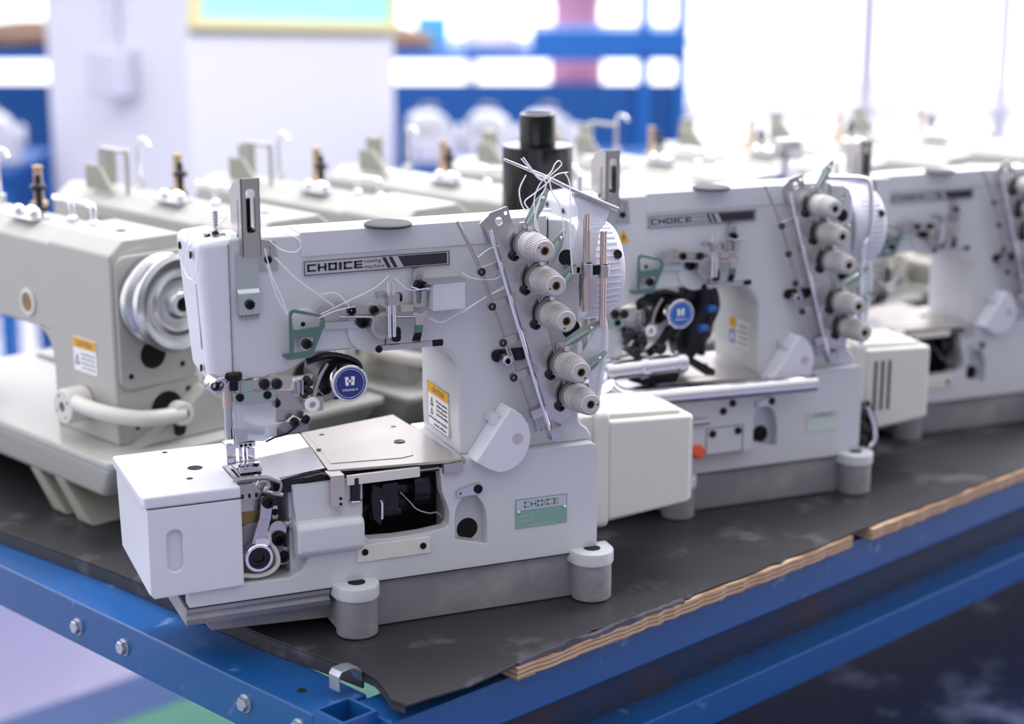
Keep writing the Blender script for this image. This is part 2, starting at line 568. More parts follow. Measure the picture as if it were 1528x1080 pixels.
    tk.prism([(-.0487,.2904),(-.0436,.2956),(-.0336,.2948),(-.0316,.2976),(-.0254,.2975),(-.0231,.2947),(.0081,.2917),(.0136,.2878),(.0123,.2829),(-.0077,.2844),(-.0256,.2861),(-.0318,.2901),(-.0357,.2889),(-.0419,.2871)], 'y', .0035, .0065, bev=.0005)
    to = tk.build('take_up_plate', 'satin', t)
    r1 = [(-.0186,.2893),(.0017,.288),(.009,.2874)]
    screw('screw', (r1[0][0], .0035, r1[0][1]), nrm, .0040, to)
    screw('screw', (r1[1][0], .0035, r1[1][1]), nrm, .0040, to)
    MB().prism(rrect(r1[2][0] - .0042, r1[2][0] + .0040, r1[2][1] - .0028, r1[2][1] + .0028, .0027), 'y', .0030, .0036, holes=[rrect(r1[2][0] - .0032, r1[2][0] + .0030, r1[2][1] - .0018, r1[2][1] + .0018, .0017)]).build('slot_rim', 'steel', to)
    br = MB()
    br.tube([(-.031,0,.2851),(-.017,0,.2842),(-.0021,0,.2832),(.0184,0,.2812),(.0363,0,.2799)], .0013, sm=False)
    br.build('guide_rod', 'steel', t)
    eb = MB()
    eb.prism([(-.0407,.2799),(-.0087,.2792),(-.0049,.2718),(-.0408,.2742)], 'y', .0075, .0105, bev=.0004)
    eb.build('lower_guide_plate', 'teal2', t)
    # crank clamp with its split hub
    ds = (.001,.271)
    MB().cyl((ds[0], YA, ds[1]), (ds[0], .0085, ds[1]), .0215, n=36, bev=.001).build('cam_disc', 'paint', t)
    ck = MB()
    h = (.0074,-.004,.2757)
    ck.cyl((h[0], .0085, h[2]), (h[0], -.006, h[2]), .0118, n=30, bev=.0008)
    ck.prism([(.0004,.2779),(.0013,.2644),(.0143,.2632),(.0152,.272),(.0129,.2768)], 'y', -.0055, .004, bev=.0006)
    cko = ck.build('crank_clamp', 'satin', t)
    MB().cyl((h[0], -.0058, h[2]), (h[0], -.0068, h[2]), .0084, n=26, bev=.0003).build('shaft_end', 'cast', cko)
    s1 = [(-.0084,0,.2778),(.0193,0,.2665),(.0179,0,.277)]
    screw('screw', (s1[0][0], .0085, s1[0][2]), nrm, .0052, cko, h=.007)
    MB().prism(rrect(s1[1][0] - .0042, s1[1][0] + .0042, s1[1][2] - .0066, s1[1][2] + .0066, .003), 'y', -.004, .006, bev=.0008).build('clamp_screw', 'dark', cko)
    MB().box(h[0] + .0010, h[0] + .0016, -.0062, -.0045, h[2] - .0200, h[2] - .0095).build('split_line', 'black', cko)
    # twin pins through the block
    tp = MB()
    for dx in (-.0020, .0022):
        pp = [(.0133,-.009,.3143),(.0125,-.009,.266)]
        tp.cyl((pp[0][0] + dx, -.0085, pp[1][2]), (pp[0][0] + dx, -.0085, pp[0][2]), .0017, n=12, bev=.0004)
    tpo = tp.build('take_up_pin', 'chrome', t)
    bk = MB()
    bq = [(.0086,.3041),(.0193,.3032),(.0192,.2934),(.0084,.2943)]
    bk.box(bq[0][0], bq[1][0], -.0135, -.0040, bq[3][1], bq[0][1], .0006)
    bk.box(bq[0][0] - .006, bq[0][0] + .003, -.006, .004, bq[3][1] + .005, bq[0][1], .0005)
    bko = bk.build('pin_block', 'steel', tpo)
    screw('screw', (bq[1][0], -.0088, (bq[0][1] + bq[3][1]) / 2 + .001), (1, 0, 0), .0042, bko)
    # slotted upright bracket with the rocking arm and its cross bar
    ub = MB()
    uo = [(.038,.2907),(.0384,.3173),(.0398,.3202),(.0434,.3211),(.047,.3195),(.0481,.3165),(.0474,.3081),(.052,.3054),(.0506,.2877),(.0445,.2851),(.038,.288)]
    uh = [(.0407,.2994),(.0409,.3125),(.0421,.3154),(.0445,.316),(.0461,.3136),(.0459,.299),(.0454,.2897),(.0418,.29)]
    ub.prism(uo, 'y', .0060, .0085, holes=[uh], bev=.0004)
    ubo = ub.build('slotted_bracket', 'steel', t)
    q = [(.0434,.3057),(.0434,.3034)]
    screw('screw', (q[0][0], .0065, q[0][1]), nrm, .0052, ubo)
    MB().tube([(.0353,.003,.3054),(.0429,.003,.3023),(.0541,.003,.3029)], .0016, sm=False).build('wire_guide', 'chrome', ubo)
    ra = MB()
    ra.box((.0251,.2903)[0], (.0366,.2893)[0], .001, .008, (.025,.2845)[1], (.0251,.2906)[1], .0006)
    rap = [(.0346,.2835),(.0394,.2839),(.0406,.2818),(.0442,.2823),(.045,.2849),(.0489,.2846),(.0488,.2792),(.0454,.2783),(.045,.2717),(.0436,.2633),(.0419,.258),(.0349,.2586),(.0374,.2685),(.0377,.2786)]
    ra.prism(rap, 'y', -.0005, .0025, bev=.0005)
    rao = ra.build('rocker_arm', 'nickel', t)
    gb = [(.0374,.2727),(.0446,.272),(.0437,.2655),(.0367,.2661)]
    MB().prism(gb, 'y', -.0010, .0004).build('colour_band', 'teal', rao)
    gb = [(.037,.2661),(.0436,.2655),(.0415,.2583),(.0345,.2589)]
    MB().prism(gb, 'y', -.0010, .0004).build('dark_band', 'dark', rao)
    cb = MB()
    e = [(.002,-.006,.2567),(.0503,-.006,.2553),(.0608,-.006,.2536)]
    cb.box(e[0][0], e[1][0], -.0085, -.0040, e[0][2] - .0024, e[0][2] + .0024, .0006)
    cbo = cb.build('cross_bar', 'steel', rao)
    screw('bar_screw', (e[0][0] - .0005, -.0085, e[0][2]), (-.3, -1, 0), .0032, cbo)
    MB().box(e[1][0], e[2][0], -.0078, -.0046, e[0][2] - .0030, e[0][2] + .0028, .0012).build('end_clip', 'dark', cbo)
    # clear oil/silicon box
    ob = [(.0528,.3085),(.0824,.308),(.0822,.2825),(.0525,.2832)]
    bx = MB()
    bx.box(ob[0][0], ob[1][0], -.0050, .0100, ob[3][1] + .001, ob[0][1], .0010)
    ab = bx.build('lubricant_box', 'milky', t, 'translucent plastic box clipped to the arm')
    MB().box(ob[0][0] + .010, ob[0][0] + .020, -.0005, .0085, ob[3][1] + .002, ob[0][1] - .005, .0005).build('felt_pad', 'cream', ab)
    MB().box(ob[0][0] - .006, ob[1][0] + .001, -.0055, YA, ob[0][1], ob[0][1] + .0016, .0004).build('box_lid', 'steel', ab)

    # ---- head front: link plates, badge, clear guard
    ln = MB()
    ln.prism([(-.1034,.2331),(-.0936,.2365),(-.0692,.2351),(-.0694,.2292),(-.0725,.2236),(-.095,.2247),(-.1026,.2272)], 'y', .012, .0150, bev=.0004)
    lno = ln.build('spreader_plate', 'nickel', t)
    for q in [(-.0943,.2307),(-.0834,.2296)]:
        screw('screw', (q[0], .012, q[1]), nrm, .0048, lno, 'oily', h=.0025)
    l2 = MB()
    l2.prism([(-.0842,.2227),(-.067,.2213),(-.0669,.216),(-.0628,.2149),(-.0594,.2119),(-.0601,.2035),(-.0847,.2052)], 'y', .016, .019, bev=.0004)
    l2.prism([(-.0836,.2055),(-.0629,.2033),(-.0575,.1998),(-.0602,.1935),(-.068,.1984),(-.0751,.1927),(-.084,.1932)], 'y', .020, .023, bev=.0004)
    l2.build('spreader_link', 'satin', t)
    l3 = MB()
    for ox in (0, 36):
        l3.prism([(p_[0] + ox / 6 / 1650, p_[1]) for p_ in [(-.0665,.2323),(-.0651,.2322),(-.0652,.2189),(-.0667,.2191)]], 'y', .006, .014, bev=.0003)
    l3.prism([(-.0684,.2291),(-.0595,.2322),(-.0535,.2355),(-.0505,.2342),(-.0537,.2276),(-.0579,.2172),(-.0649,.2161),(-.0682,.2193)], 'y', .012, .016, bev=.0004)
    l3o = l3.build('link_fork', 'steel', t)
    for q in [(-.0579,.009,.2317),(-.0555,.009,.2285),(-.0586,.009,.2244),(-.0562,.009,.2212),(-.0603,.009,.2182)]:
        MB().ball(q, .0034, n=10).build('link_joint', 'oily', l3o)
    cr = MB()
    cr.prism([(-.0599,.213),(-.0564,.2166),(-.044,.216),(-.0446,.2032),(-.0567,.2041),(-.0601,.2076)], 'y', .006, .011, bev=.0008)
    cro = cr.build('crank_block', 'satin', t)
    q = (-.0547,.21)
    MB().ring((q[0], .0062, q[1]), (q[0], .0035, q[1]), .0066, .0030).build('pivot_ring', 'label', cro)
    MB().tube([(-.0516,.01,.2161),(-.0494,.01,.2237),(-.0457,.01,.2322),(-.0385,.01,.2434)], lambda u: .0024 - .0008 * u).build('curved_lever', 'satin', cro)
    sp = MB()
    sp.tube([(-.0428,.01,.2122),(-.0347,.01,.2153),(-.0336,.01,.2192)], .003)
    sp.prism([(-.0838,.1897),(-.0778,.1931),(-.061,.1932),(-.0539,.1964),(-.0563,.1847),(-.0742,.1837)], 'y', .014, .018, bev=.0006)
    sp.build('lower_link', 'cast', t)
    for q in [(-.0587,.008,.1955),(-.0687,.008,.1941),(-.0843,.008,.2126)]:
        screw('screw', (q[0], .014, q[2]), nrm, .0040, t, 'oily', h=.004)
    MB().tube([(-.0945,.012,.1796),(-.0866,.012,.1826),(-.0806,.012,.1835),(-.0747,.012,.1853),(-.0646,.012,.1921)], .0009).build('lamp_wire', 'dark', t)
    # badge on its housing
    bc = (-.0236,-.004,.2277)
    hs = MB()
    hs.cyl((bc[0], .050, bc[2]), (bc[0], .004, bc[2]), .0150, n=32, bev=.001)
    hs.cyl((bc[0] - .004, .060, bc[2] - .001), (bc[0] - .004, .018, bc[2] - .001), .0185, n=32, bev=.001)
    hs.tube([(bc[0] - .030, .022, bc[2] + .016), (bc[0] - .010, .016, bc[2] + .021), (bc[0] + .012, .014, bc[2] + .013), (bc[0] + .016, .014, bc[2] - .002)], .0030)
    hs.build('badge_housing', 'oily', t)
    MB().ring((bc[0], .005, bc[2]), (bc[0], -.0048, bc[2]), .0160, .0140, 40).build('badge_rim', 'chrome', t)
    bdg = MB().cyl((bc[0], .004, bc[2]), (bc[0], -.0042, bc[2]), .0141, n=40).build('badge', 'blue', t, 'round blue badge with a white H')
    hb = MB()
    y = -.0043
    hb.ring((bc[0], y, bc[2]), (bc[0], y - .0001, bc[2]), .0127, .0124, 40)
    X, Zc = bc[0], bc[2]
    for u0, u1, v0, v1 in ((-.0044, -.0012, .0062, .0058), (.0012, .0044, .0062, .0058)):
        hb.prism([(X + u0 * .85, Zc - .0016), (X + u1 * .85, Zc - .0016), (X + u1, Zc + v1), (X + u0, Zc + v0)], 'y', y - .0002, y)
    hb.box(X - .0022, X + .0022, y - .0002, y, Zc + .0012, Zc + .0032)
    hb.text('STRONG H', .0028, on_front(X - .0068, y, Zc - .0066), .0001, .0136)
    hb.build('badge_lettering', 'label', bdg)
    # clear eye guard under a green bracket
    gy = .010
    gq = [(-.1225,.218),(-.0855,.2158),(-.0853,.1844),(-.121,.1814)]
    MB().prism(gq, 'y', gy, gy + .0018, bev=.0003).build('eye_guard', 'haze', t, 'clear acrylic eye guard in front of the needles')
    bt = MB()
    bt.prism([(-.1225,.2264),(-.0854,.2255),(-.0857,.2161),(-.1217,.2169)], 'y', .0078, .0098, bev=.0003)
    bt.prism([(-.114,.2371),(-.1042,.2385),(-.104,.2262),(-.1139,.2261)], 'y', .0078, .0098, bev=.0003)
    bt.box((-.114,.2371)[0], (-.1048,.2362)[0], .0078, .022, (-.114,.2371)[1] - .001, (-.114,.2377)[1], .0003)
    bto = bt.build('guard_bracket', 'teal3', t)
    for q in [(-.1166,.222),(-.0929,.2218)]:
        screw('screw', (q[0], .0078, q[1]), nrm, .0036, bto, h=.0015)
    kb = MB()
    q = (-.1201,.012,.2393)
    kb.lathe([(.0070, 0), (.0075, .002), (.0075, .0055), (.0060, .0070), (0, .0072)], (q[0], .014, q[2] - .003), (q[0], .014, 1), 20)
    kb.cyl((q[0], .014, q[2] - .012), (q[0], .014, q[2] - .003), .004)
    kb.build('clamp_knob', 'dark', t)
    MB().tube([(-.1191,.012,.2352),(-.1127,.012,.238),(-.1069,.012,.2363)], .0014).build('clamp_wire', 'steel', t)
    kb = MB()
    q = (-.1369,.014,.2347)
    kb.ring((q[0] - .002, .018, q[2] + .001), (q[0] + .003, .006, q[2] - .001), .0075, .0045)
    kb.ball((q[0] - .0040, .011, q[2] + .001), .0040, n=12)
    kb.cyl((q[0] + .0020, .014, q[2] - .004), (q[0] + .010, .012, q[2] + .004), .0034, n=12, bev=.0006)
    kb.build('lever_joint', 'steel', t)
    screw('screw', (q[0] - .001, .0055, q[2]), nrm, .0040, t, h=.002)
    # needle and presser bars
    nb = MB()
    nx, ny = -.1085, .045
    nb.cyl((nx, ny, .180), (nx, ny, .240), .0042, bev=.0005)
    nb.build('needle_bar', 'steel', t)
    pb_ = MB()
    pb_.cyl((nx - .010, ny, .176), (nx - .010, ny, .240), .0035, bev=.0005)
    pb_.build('presser_bar', 'steel', t)
    MB().cyl((nx - .010, ny, .2050), (nx - .010, ny, .2340), .0043, bev=.0004).build('bar_sleeve', 'copper', t)
    cpb = MB()
    cpb.box(nx - .0045, nx + .0125, ny - .006, ny + .006, .1725, .1845, .0012)
    cpb.cyl((nx + .011, ny - .004, .179), (nx + .018, ny - .006, .181), .0028)
    cpb.build('needle_clamp', 'dark', t)
    for q in range(3):
        MB().cyl((nx + q * .0034, ny, .1735), (nx + q * .0034, ny, .1510), .0009, .0005, n=8).build('needle', 'chrome', t)
    ft = MB()
    ft.box(nx - .0150, nx + .0115, ny - .0085, ny + .006, .1690, .1735, .0008)
    ft.box(nx - .0145, nx - .0060, ny - .0080, ny + .006, .1545, .1700, .0008)
    ft.box(nx - .0035, nx - .0005, ny - .0085, ny - .004, .1540, .1690, .0004)
    ft.box(nx + .0040, nx + .0105, ny - .0085, ny + .004, .1545, .1680, .0006)
    ft.prism([(ny - .020, .1500), (ny - .018, .1490), (ny + .016, .1490), (ny + .016, .1512), (ny - .008, .1560), (ny - .012, .1550)], 'x', nx - .006, nx + .0140, bev=.0005)
    fto = ft.build('presser_foot', 'chrome', t)
    for q in range(3):
        screw('screw', (nx - .0015 + q * .004, ny - .0085, .1712), nrm, .0013, fto)
    wg = MB()
    wg.tube([(nx + .004, ny - .012, .179), (nx + .016, ny - .014, .1775), (nx + .022, ny - .012, .1800), (nx + .022, ny - .010, .1850)], .0028)
    wg.build('foot_guard', 'milky', t)

    # ---- bed plates and the looper cover box on the left
    lid = MB()
    ZT = .1475
    lp = [(-.2035, -.0050), (-.2055, .002), (-.2050, .126), (-.030, .132), (-.034, .085), (-.115, .060), (-.1218, .058), (-.1218, -.0050)]
    lid.prism(lp, 'z', .1375, .1482, bev=.0022, seg=3)
    lido = lid.build('cover_lid', 'white', t, 'white lid of the box at the left end of the bed')
    for px_, r_ in (((-.1455,.0615,.1482), .0066), ((-.1568,.0328,.1482), .0028), ((-.1597,.1178,.1482), .0026)):
        MB().cyl((px_[0], px_[1], .1481), (px_[0], px_[1], .1485), r_, n=24).build('lid_hole', 'oily', lido)
    bx = MB()
    x0, x1, z0, z1 = -.2020, -.1218, .0590, .1368
    pill = rrect(x0 + .0155, x0 + .0290, .0800, .1170, .0065, 8)
    bx.prism([(x0 + .003, z0 - .001), (x1, z0 + .0005), (x1, z1), (x0, z1), (x0, z0 + .003)], 'y', -.0050, .0005, holes=[pill], bev=.0014, seg=2)
    bx.hexa([(x0, .0002, z0), (x1, .0002, z0), (x1, .124, z0 + .004), (x0 + .001, .124, z0 + .004), (x0, .0002, z1), (x1, .0002, z1), (x1, .124, z1), (x0 - .001, .124, z1)], .0025, 3)
    bxo = bx.build('looper_cover', 'white', t, 'white plastic box cover with a pill shaped finger recess')
    MB().box(x0 + .001, x1, -.0040, .122, z1 - .0002, z1 + .0010).build('lid_seam', 'rubber', bxo)
    npl = MB()
    npl.prism([(-.1216, .0585), (-.1150, .0605), (-.034, .0855), (-.041, .018), (-.088, .005), (-.1000, .012), (-.1216, .012)], 'z', .1455, .1485, bev=.0005)
    npo = npl.build('needle_plate', 'steel', t)
    for q in range(4):
        MB().box(-.118 + q * .006, -.116 + q * .006, .016, .045, .1484, .1489).build('feed_slot', 'black', npo)
    cp = MB()
    cp.prism([(-.0335, .086), (-.0295, .131), (.070, .158), (.0805, .0), (.0665, -.004), (-.040, .010), (-.040, .018)], 'z', .1460, .1486, bev=.0005)
    cpo = cp.build('cloth_plate', 'nickel', t)
    tp2 = MB()
    tp2.prism([(-.0290, .084), (-.0265, .129), (.0655, .153), (.048, .045), (.042, .022), (.030, .018), (-.0330, .026)], 'z', .1484, .1494, bev=.0003)
    tp2.build('sliding_plate', 'nickel', cpo)
    for px_ in ((-.0307,.07,.149), (.0553,.1145,.149), (-.0146,.1146,.149)):
        MB().cyl((px_[0], px_[1], .1492), (px_[0], px_[1], .1496), .0025, n=16).build('plate_hole', 'oily', cpo)
    q = (.044,.0649,.1494)
    MB().lathe([(.0052, 0), (.0052, .0006), (.0040, .0012), (0, .0012)], (q[0], q[1], .1494), (q[0], q[1], 1), 20).build('plate_screw', 'oily', cpo)
    fs = MB()
    s_ = [(-.0283,.1565),(.0386,.1566),(.0385,.1474),(-.0285,.1469)]
    fs.box(s_[0][0], s_[1][0], -.0050, -.0020, .1370, .1458, .0005)
    fs.build('plate_edge_strip', 'cream', t)
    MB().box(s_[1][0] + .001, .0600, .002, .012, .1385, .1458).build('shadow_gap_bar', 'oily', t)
    MB().box(.0605, .0790, -.006, .010, .1370, .1458, .0006).build('plate_end_block', 'satin', t)
    MB().box(-.088, -.018, .006, .016, .1340, .1455).build('slide_rail', 'oily', t)
    br = MB()
    b_ = [(-.0432,.1595),(-.0306,.158),(-.0312,.1321),(-.0427,.1329)]
    br.box(b_[0][0], b_[1][0], -.0055, -.0035, .1185, .1465, .0008)
    br.box(b_[0][0], b_[1][0], -.0055, .012, .1455, .1475, .0005)
    bro = br.build('plate_latch', 'nickel', t)
    for dz in (.1215, .1265):
        hole('rivet_hole', (b_[1][0] - .004, -.0055, dz), nrm, .0014, bro)
    MB().tube([(b_[1][0] - .007, -.004, .119), (b_[1][0] - .007, -.004, .1155), (b_[1][0] - .003, -.002, .112)], .0010).build('latch_wire', 'steel', bro)
    ro = MB()
    ro.cyl((-.0197,-.001,.1431), (-.0202,-.001,.1213), .0045, bev=.0006)
    ro.build('stop_pin', 'oily', t)
    MB().ring(((-.0202,-.001,.1213)[0], -.001, (-.0202,-.001,.1213)[2] - .001), ((-.0202,-.001,.1213)[0], -.001, (-.0202,-.001,.1225)[2]), .0060, .0040).build('pin_collar', 'steel', t)
    sk = MB()
    sk.tube([(-.0657,.006,.1443),(-.0676,.006,.1421),(-.0629,.006,.1403),(-.0508,.006,.1419),(-.0453,.006,.1442),(-.0489,.006,.1465),(-.0627,.006,.1445)], .0011)
    sk.build('plate_spring', 'oily', t)

    # ---- drive gear seen through the opening
    dg = MB()
    dg.box(cav[0][0] - .001, .0715, .045, .059, .06, .140)
    dg.build('cavity_wall', 'oily', t)
    dr = MB()
    dr.cyl((-.004, .034, .117), (.052, .034, .117), .0085, bev=.001)
    dr.cyl((.004, .034, .117), (.012, .034, .117), .0170, n=28, bev=.0015)
    dr.cyl((.040, .034, .119), (.056, .034, .119), .0205, n=28, bev=.0015)
    dr.box(.010, .026, .016, .030, .100, .128, .002)
    dr.cyl((.000, .026, .098), (.030, .026, .098), .0050, bev=.0008)
    dr.build('drive_shaft', 'oily', t)
    lk = MB()
    lk.prism([(.0003,.1302),(.0095,.1253),(.011,.1052),(.0076,.09),(.0003,.0973),(-.0012,.1161)], 'y', .012, .018, bev=.0012)
    lk.cyl((.0081,.014,.1149), (.0121,.026,.1108), .007, bev=.001)
    lk.build('eccentric_link', 'oily', t)
    MB().tube([(.0065,.011,.1148),(.0083,.011,.1115),(.008,.011,.0972)], .0012).build('link_rod', 'chrome', t)
    MB().tube([(.0263,.014,.1189),(.0344,.014,.1097),(.0418,.014,.1012),(.0532,.014,.096),(.0609,.014,.0956),(.066,.014,.0899)], .0008).build('oil_wire', 'steel', t)

    # ---- looper drive in the bay
    lb = MB()
    LT = [(-.0978,0,.135),(-.0985,0,.1139),(-.1052,0,.0924)]
    xa = [[(-.1026,.1356),(-.0926,.1338),(-.0939,.1267),(-.0958,.113),(-.1055,.1154)], [(-.1055,.1154),(-.0958,.113),(-.1014,.0919),(-.1127,.094),(-.1091,.1053)]]
    lb.prism(xa[0], 'y', -.0005, .0022, bev=.0004)
    lb.prism(xa[1], 'y', .0005, .0030, bev=.0004)
    lbo = lb.build('looper_lever', 'steel', t)
    q = (-.0979,.1305)
    screw('screw', (q[0], -.0005, q[1]), nrm, .0058, lbo)
    q = (-.1072,.0809)
    rg = MB()
    rg.ring((q[0], .010, q[1]), (q[0], -.002, q[1]), .0125, .0098, 32)
    rg.box(q[0] - .003, q[0] + .010, -.0010, .006, q[1] + .0095, q[1] + .0165, .001)
    rg.build('looper_ring', 'chrome', lbo)
    MB().lathe([(.0098, 0), (.0098, .004), (.0085, .0046), (.005, .0046), (.0045, .002), (0, .002)], (q[0], .004, q[1]), (q[0], -1, q[1]), 24).build('looper_screw', 'oily', lbo)
    mb_ = MB()
    mb_.cyl((q[0], .05, q[1] + .010), (q[0], .012, q[1] + .004), .0260, n=30, bev=.002)
    mb_.build('looper_bearing', 'cast', t)
    q2 = [(-.0884,.012,.102),(-.0881,.012,.0952),(-.0723,.012,.1021),(-.0834,.012,.1036)]
    cn = MB()
    cn.cyl((q2[0][0], .018, q2[0][2]), (q2[0][0], .004, q2[0][2]), .0085, bev=.002)
    cn.prism([(-.09,.1213),(-.0853,.1207),(-.085,.1048),(-.0911,.1051)], 'y', .014, .019, bev=.0006)
    cn.build('connecting_rod', 'steel', t)
    screw('screw', (q2[1][0], .006, q2[1][2]), (0, -1, -.25), .0068, t, h=.006)
    sh = MB()
    sh.cyl((q2[3][0], .014, q2[3][2]), (q2[2][0] + .004, .014, q2[2][2]), .0040)
    sh.cyl((q2[3][0] + .006, .014, q2[3][2]), (q2[2][0] + .006, .014, q2[2][2]), .0070, bev=.0008)
    sh.build('looper_shaft', 'steel', t)
    q = [(-.088,.1151),(-.0868,.1332)]
    hole('rod_hole', (q[0][0], .014, q[0][1]), nrm, .0030, t)
    q = (-.081,.0733)
    sb = MB().box(q[0] - .0075, q[0] + .0085, .016, .026, q[1] - .0085, q[1] + .0085, .002).build('clamp_block', 'satin', t)
    screw('screw', (q[0] - .001, .016, q[1]), nrm, .0055, sb)
    MB().tube([(-.0989,.004,.1015),(-.0938,.004,.0895),(-.0899,.004,.0799),(-.09,.004,.0709),(-.0968,.004,.065),(-.1078,.004,.0632),(-.1209,.004,.0654)], .0022).build('oil_hose', 'cream', t)
    fd = MB()
    fd.box(-.1205, -.0955, .006, .018, .1310, .1450, .001)
    fd.box(-.1210, -.1040, .010, .022, .1190, .1320, .001)
    fd.build('feed_bracket', 'satin', t)
    for q in range(4):
        MB().box(-.1190 + q * .0060, -.1170 + q * .0060, .0050, .0065, .1335, .1370).build('feed_tooth', 'dark', t)
    MB().box(-.1195, -.1025, .0085, .020, .1090, .1200, .001).build('bronze_block', 'brass', t)
    lf = MB()
    lf.tube([(-.1268,.002,.1518),(-.115,.002,.152),(-.1021,.002,.1515),(-.0945,.002,.15),(-.0865,.002,.1461)], .0022)
    lf.tube([(-.0865,.002,.1468),(-.085,.002,.1428),(-.0873,.002,.1364),(-.0928,.002,.1371)], .0013)
    lf.tube([(-.1053,.003,.1439),(-.103,.003,.1475),(-.0976,.003,.1468),(-.0956,.003,.1427),(-.099,.003,.1387),(-.0839,.003,.1336)], .0022)
    lf.tube([(-.1077,.006,.1461),(-.1036,.006,.1383),(-.0972,.006,.1364)], .0018)
    lf.build('looper', 'satin', t)

    # ---- small plate, clip, flap, labels on the base
    q = [(-.0194,.079),(.0487,.08),(.0485,.0645),(-.0198,.0638)]
    z0, z1 = q[3][1] + .0005, q[0][1] + .0002
    sp_ = MB().box(q[0][0], q[1][0], -.0018, .0022, z0, z1, .0005).build('access_plate', 'cream', t)
    screw('screw', (q[0][0] + .007, -.0018, (z0 + z1) / 2 + .0015), nrm, .0030, sp_, h=.001)
    screw('screw', (q[1][0] - .007, -.0018, (z0 + z1) / 2), nrm, .0030, sp_, h=.001)
    q = [(.0745,.116),(.0995,.116),(.0943,.1192)]
    hc = MB()
    pa, pb2 = [(.077,.1163),(.0937,.1186)]
    dx_, dz_ = (pb2[0] - pa[0], pb2[1] - pa[1])
    L_ = math.hypot(dx_, dz_)
    an = math.degrees(math.atan2(dz_, dx_))
    hc.prism(arc(pa[0], pa[1], .0036, an + 90, an + 270, 8) + arc(pb2[0], pb2[1], .0050, an - 90, an + 90, 8), 'y', -.0035, -.0010, holes=[circ(pa[0], pa[1], .0012, 10)], bev=.0005)
    hco = hc.build('niche_latch', 'teal2', t)
    screw('screw', (pb2[0], -.0035, pb2[1]), nrm, .0042, hco, h=.0012)
    flo = [(.088,.1462),(.1215,.1926),(.1263,.1905),(.1332,.1845),(.1387,.176),(.1415,.1651),(.1401,.156),(.136,.1458),(.1291,.1387),(.1208,.1343),(.1111,.1335),(.1016,.1373)]
    fl = MB()
    fl.prism(flo, 'y', -.0125, .0120, bev=.0016, seg=3)
    flp = fl.build('finger_guard_flap', 'white', t, 'white half round plastic flap on the column')
    q = (.1283,.164)
    MB().cyl((q[0], -.0124, q[1]), (q[0], -.0128, q[1]), .0052, n=24).build('flap_pin', 'knob', flp)
    q = (.1096,-.004,.1816)
    MB().box(q[0] - .003, q[0] + .004, -.006, .012, q[2] - .004, q[2] + .004, .001).build('flap_hinge', 'milky', flp)
    # maker's plate
    q = [(.1311,.1031),(.1823,.1022),(.1821,.0747),(.1319,.075)]
    x0, x1 = q[0][0], q[1][0]
    z0, z1 = (q[2][1] + q[3][1]) / 2, (q[0][1] + q[1][1]) / 2
    mp = MB().box(x0, x1, -.0008, .0004, z0, z1, .0002).build('data_plate', 'green', t, 'green and silver riveted data plate')
    zm = z0 + (z1 - z0) * .62
    MB().box(x0 + .0010, x1 - .0010, -.0010, -.0007, zm, z1 - .0010).build('plate_header', 'plate', mp)
    tx = MB()
    block_word(tx, 'CHOICE', x0 + .0085, x1 - .0085, zm + .0020, z1 - .0028, -.0010, .0002)
    tx.build('header_lettering', 'green', mp)
    tx = MB()
    tx.text('MADE IN CHINA', .0026, on_front(x0 + .013, -.0008, z0 + .0010), .0001, .026)
    tx.text('NO.', .0026, on_front(x0 + .0055, -.0008, z0 + .0055), .0001, .007)
    tx.text('MODEL', .0026, on_front(x0 + .0045, -.0008, z0 + .0105), .0001, .009)
    tx.box(x0 + .0155, x0 + .0158, -.0009, -.0007, z0 + .0045, zm)
    tx.build('plate_lettering', 'plate', mp)
    for q in ((x0 + .0030, z0 + (z1 - z0) * .56), (x1 - .0025, z0 + (z1 - z0) * .56)):
        MB().ball((q[0], -.0012, q[1]), .0016, (1, .6, 1), 10).build('rivet', 'chrome', mp)
    # caution label on the inner face of the column (faces -x)
    xL = .0822
    lq = [(.092,.1817),(.0358,.1894),(.0349,.1526),(.0892,.1553)]
    y1, y0 = max(p[0] for p in lq), min(p[0] for p in lq)
    y0, y1, z0, z1 = y0 + .001, y1 - .001, .1560, .1985
    lab = MB().box(xL - .0008, xL + .0004, y0, y1, z0, z1).build('caution_label', 'label', t, 'yellow topped caution label')
    MB().box(xL - .0010, xL - .0007, y0 + .0008, y1 - .0008, z1 - .0110, z1 - .0008).build('label_header', 'yellow', lab)
    mxl = Matrix(((0, 0, -1, xL - .0010), (-1, 0, 0, 0), (0, 1, 0, 0), (0, 0, 0, 1)))
    def side_text(mb, s, y, z, size, w):
        m = mxl.copy()
        m[1][3], m[2][3] = y, z
        mb.text(s, size, m, .0001, w)
    tt = MB()
    ym = y1 - y0
    side_text(tt, 'CAUTION', y1 - ym * .22, z1 - .0085, .0070, ym * .56)
    side_text(tt, 'Do not operate', y1 - ym * .42, z1 - .0165, .0034, ym * .50)
    side_text(tt, 'without guards', y1 - ym * .42, z1 - .0205, .0034, ym * .50)
    side_text(tt, 'Turn off power', y1 - ym * .42, z1 - .0245, .0034, ym * .50)
    side_text(tt, 'before threading', y1 - ym * .42, z1 - .0285, .0034, ym * .52)
    side_text(tt, 'and cleaning the machine', y1 - ym * .06, z1 - .0345, .0034, ym * .86)
    side_text(tt, 'switch off first', y1 - ym * .30, z1 - .0395, .0034, ym * .58)
    def tri(yc, zc, s):
        tt.prism([(yc - s, zc - s), (yc + s, zc - s), (yc, zc + s)], 'x', xL - .0011, xL - .0008, holes=[[(yc - s * .55, zc - s * .72), (yc + s * .55, zc - s * .72), (yc, zc + s * .45)]])
    tri(y1 - ym * .20, z1 - .0180, .0042)
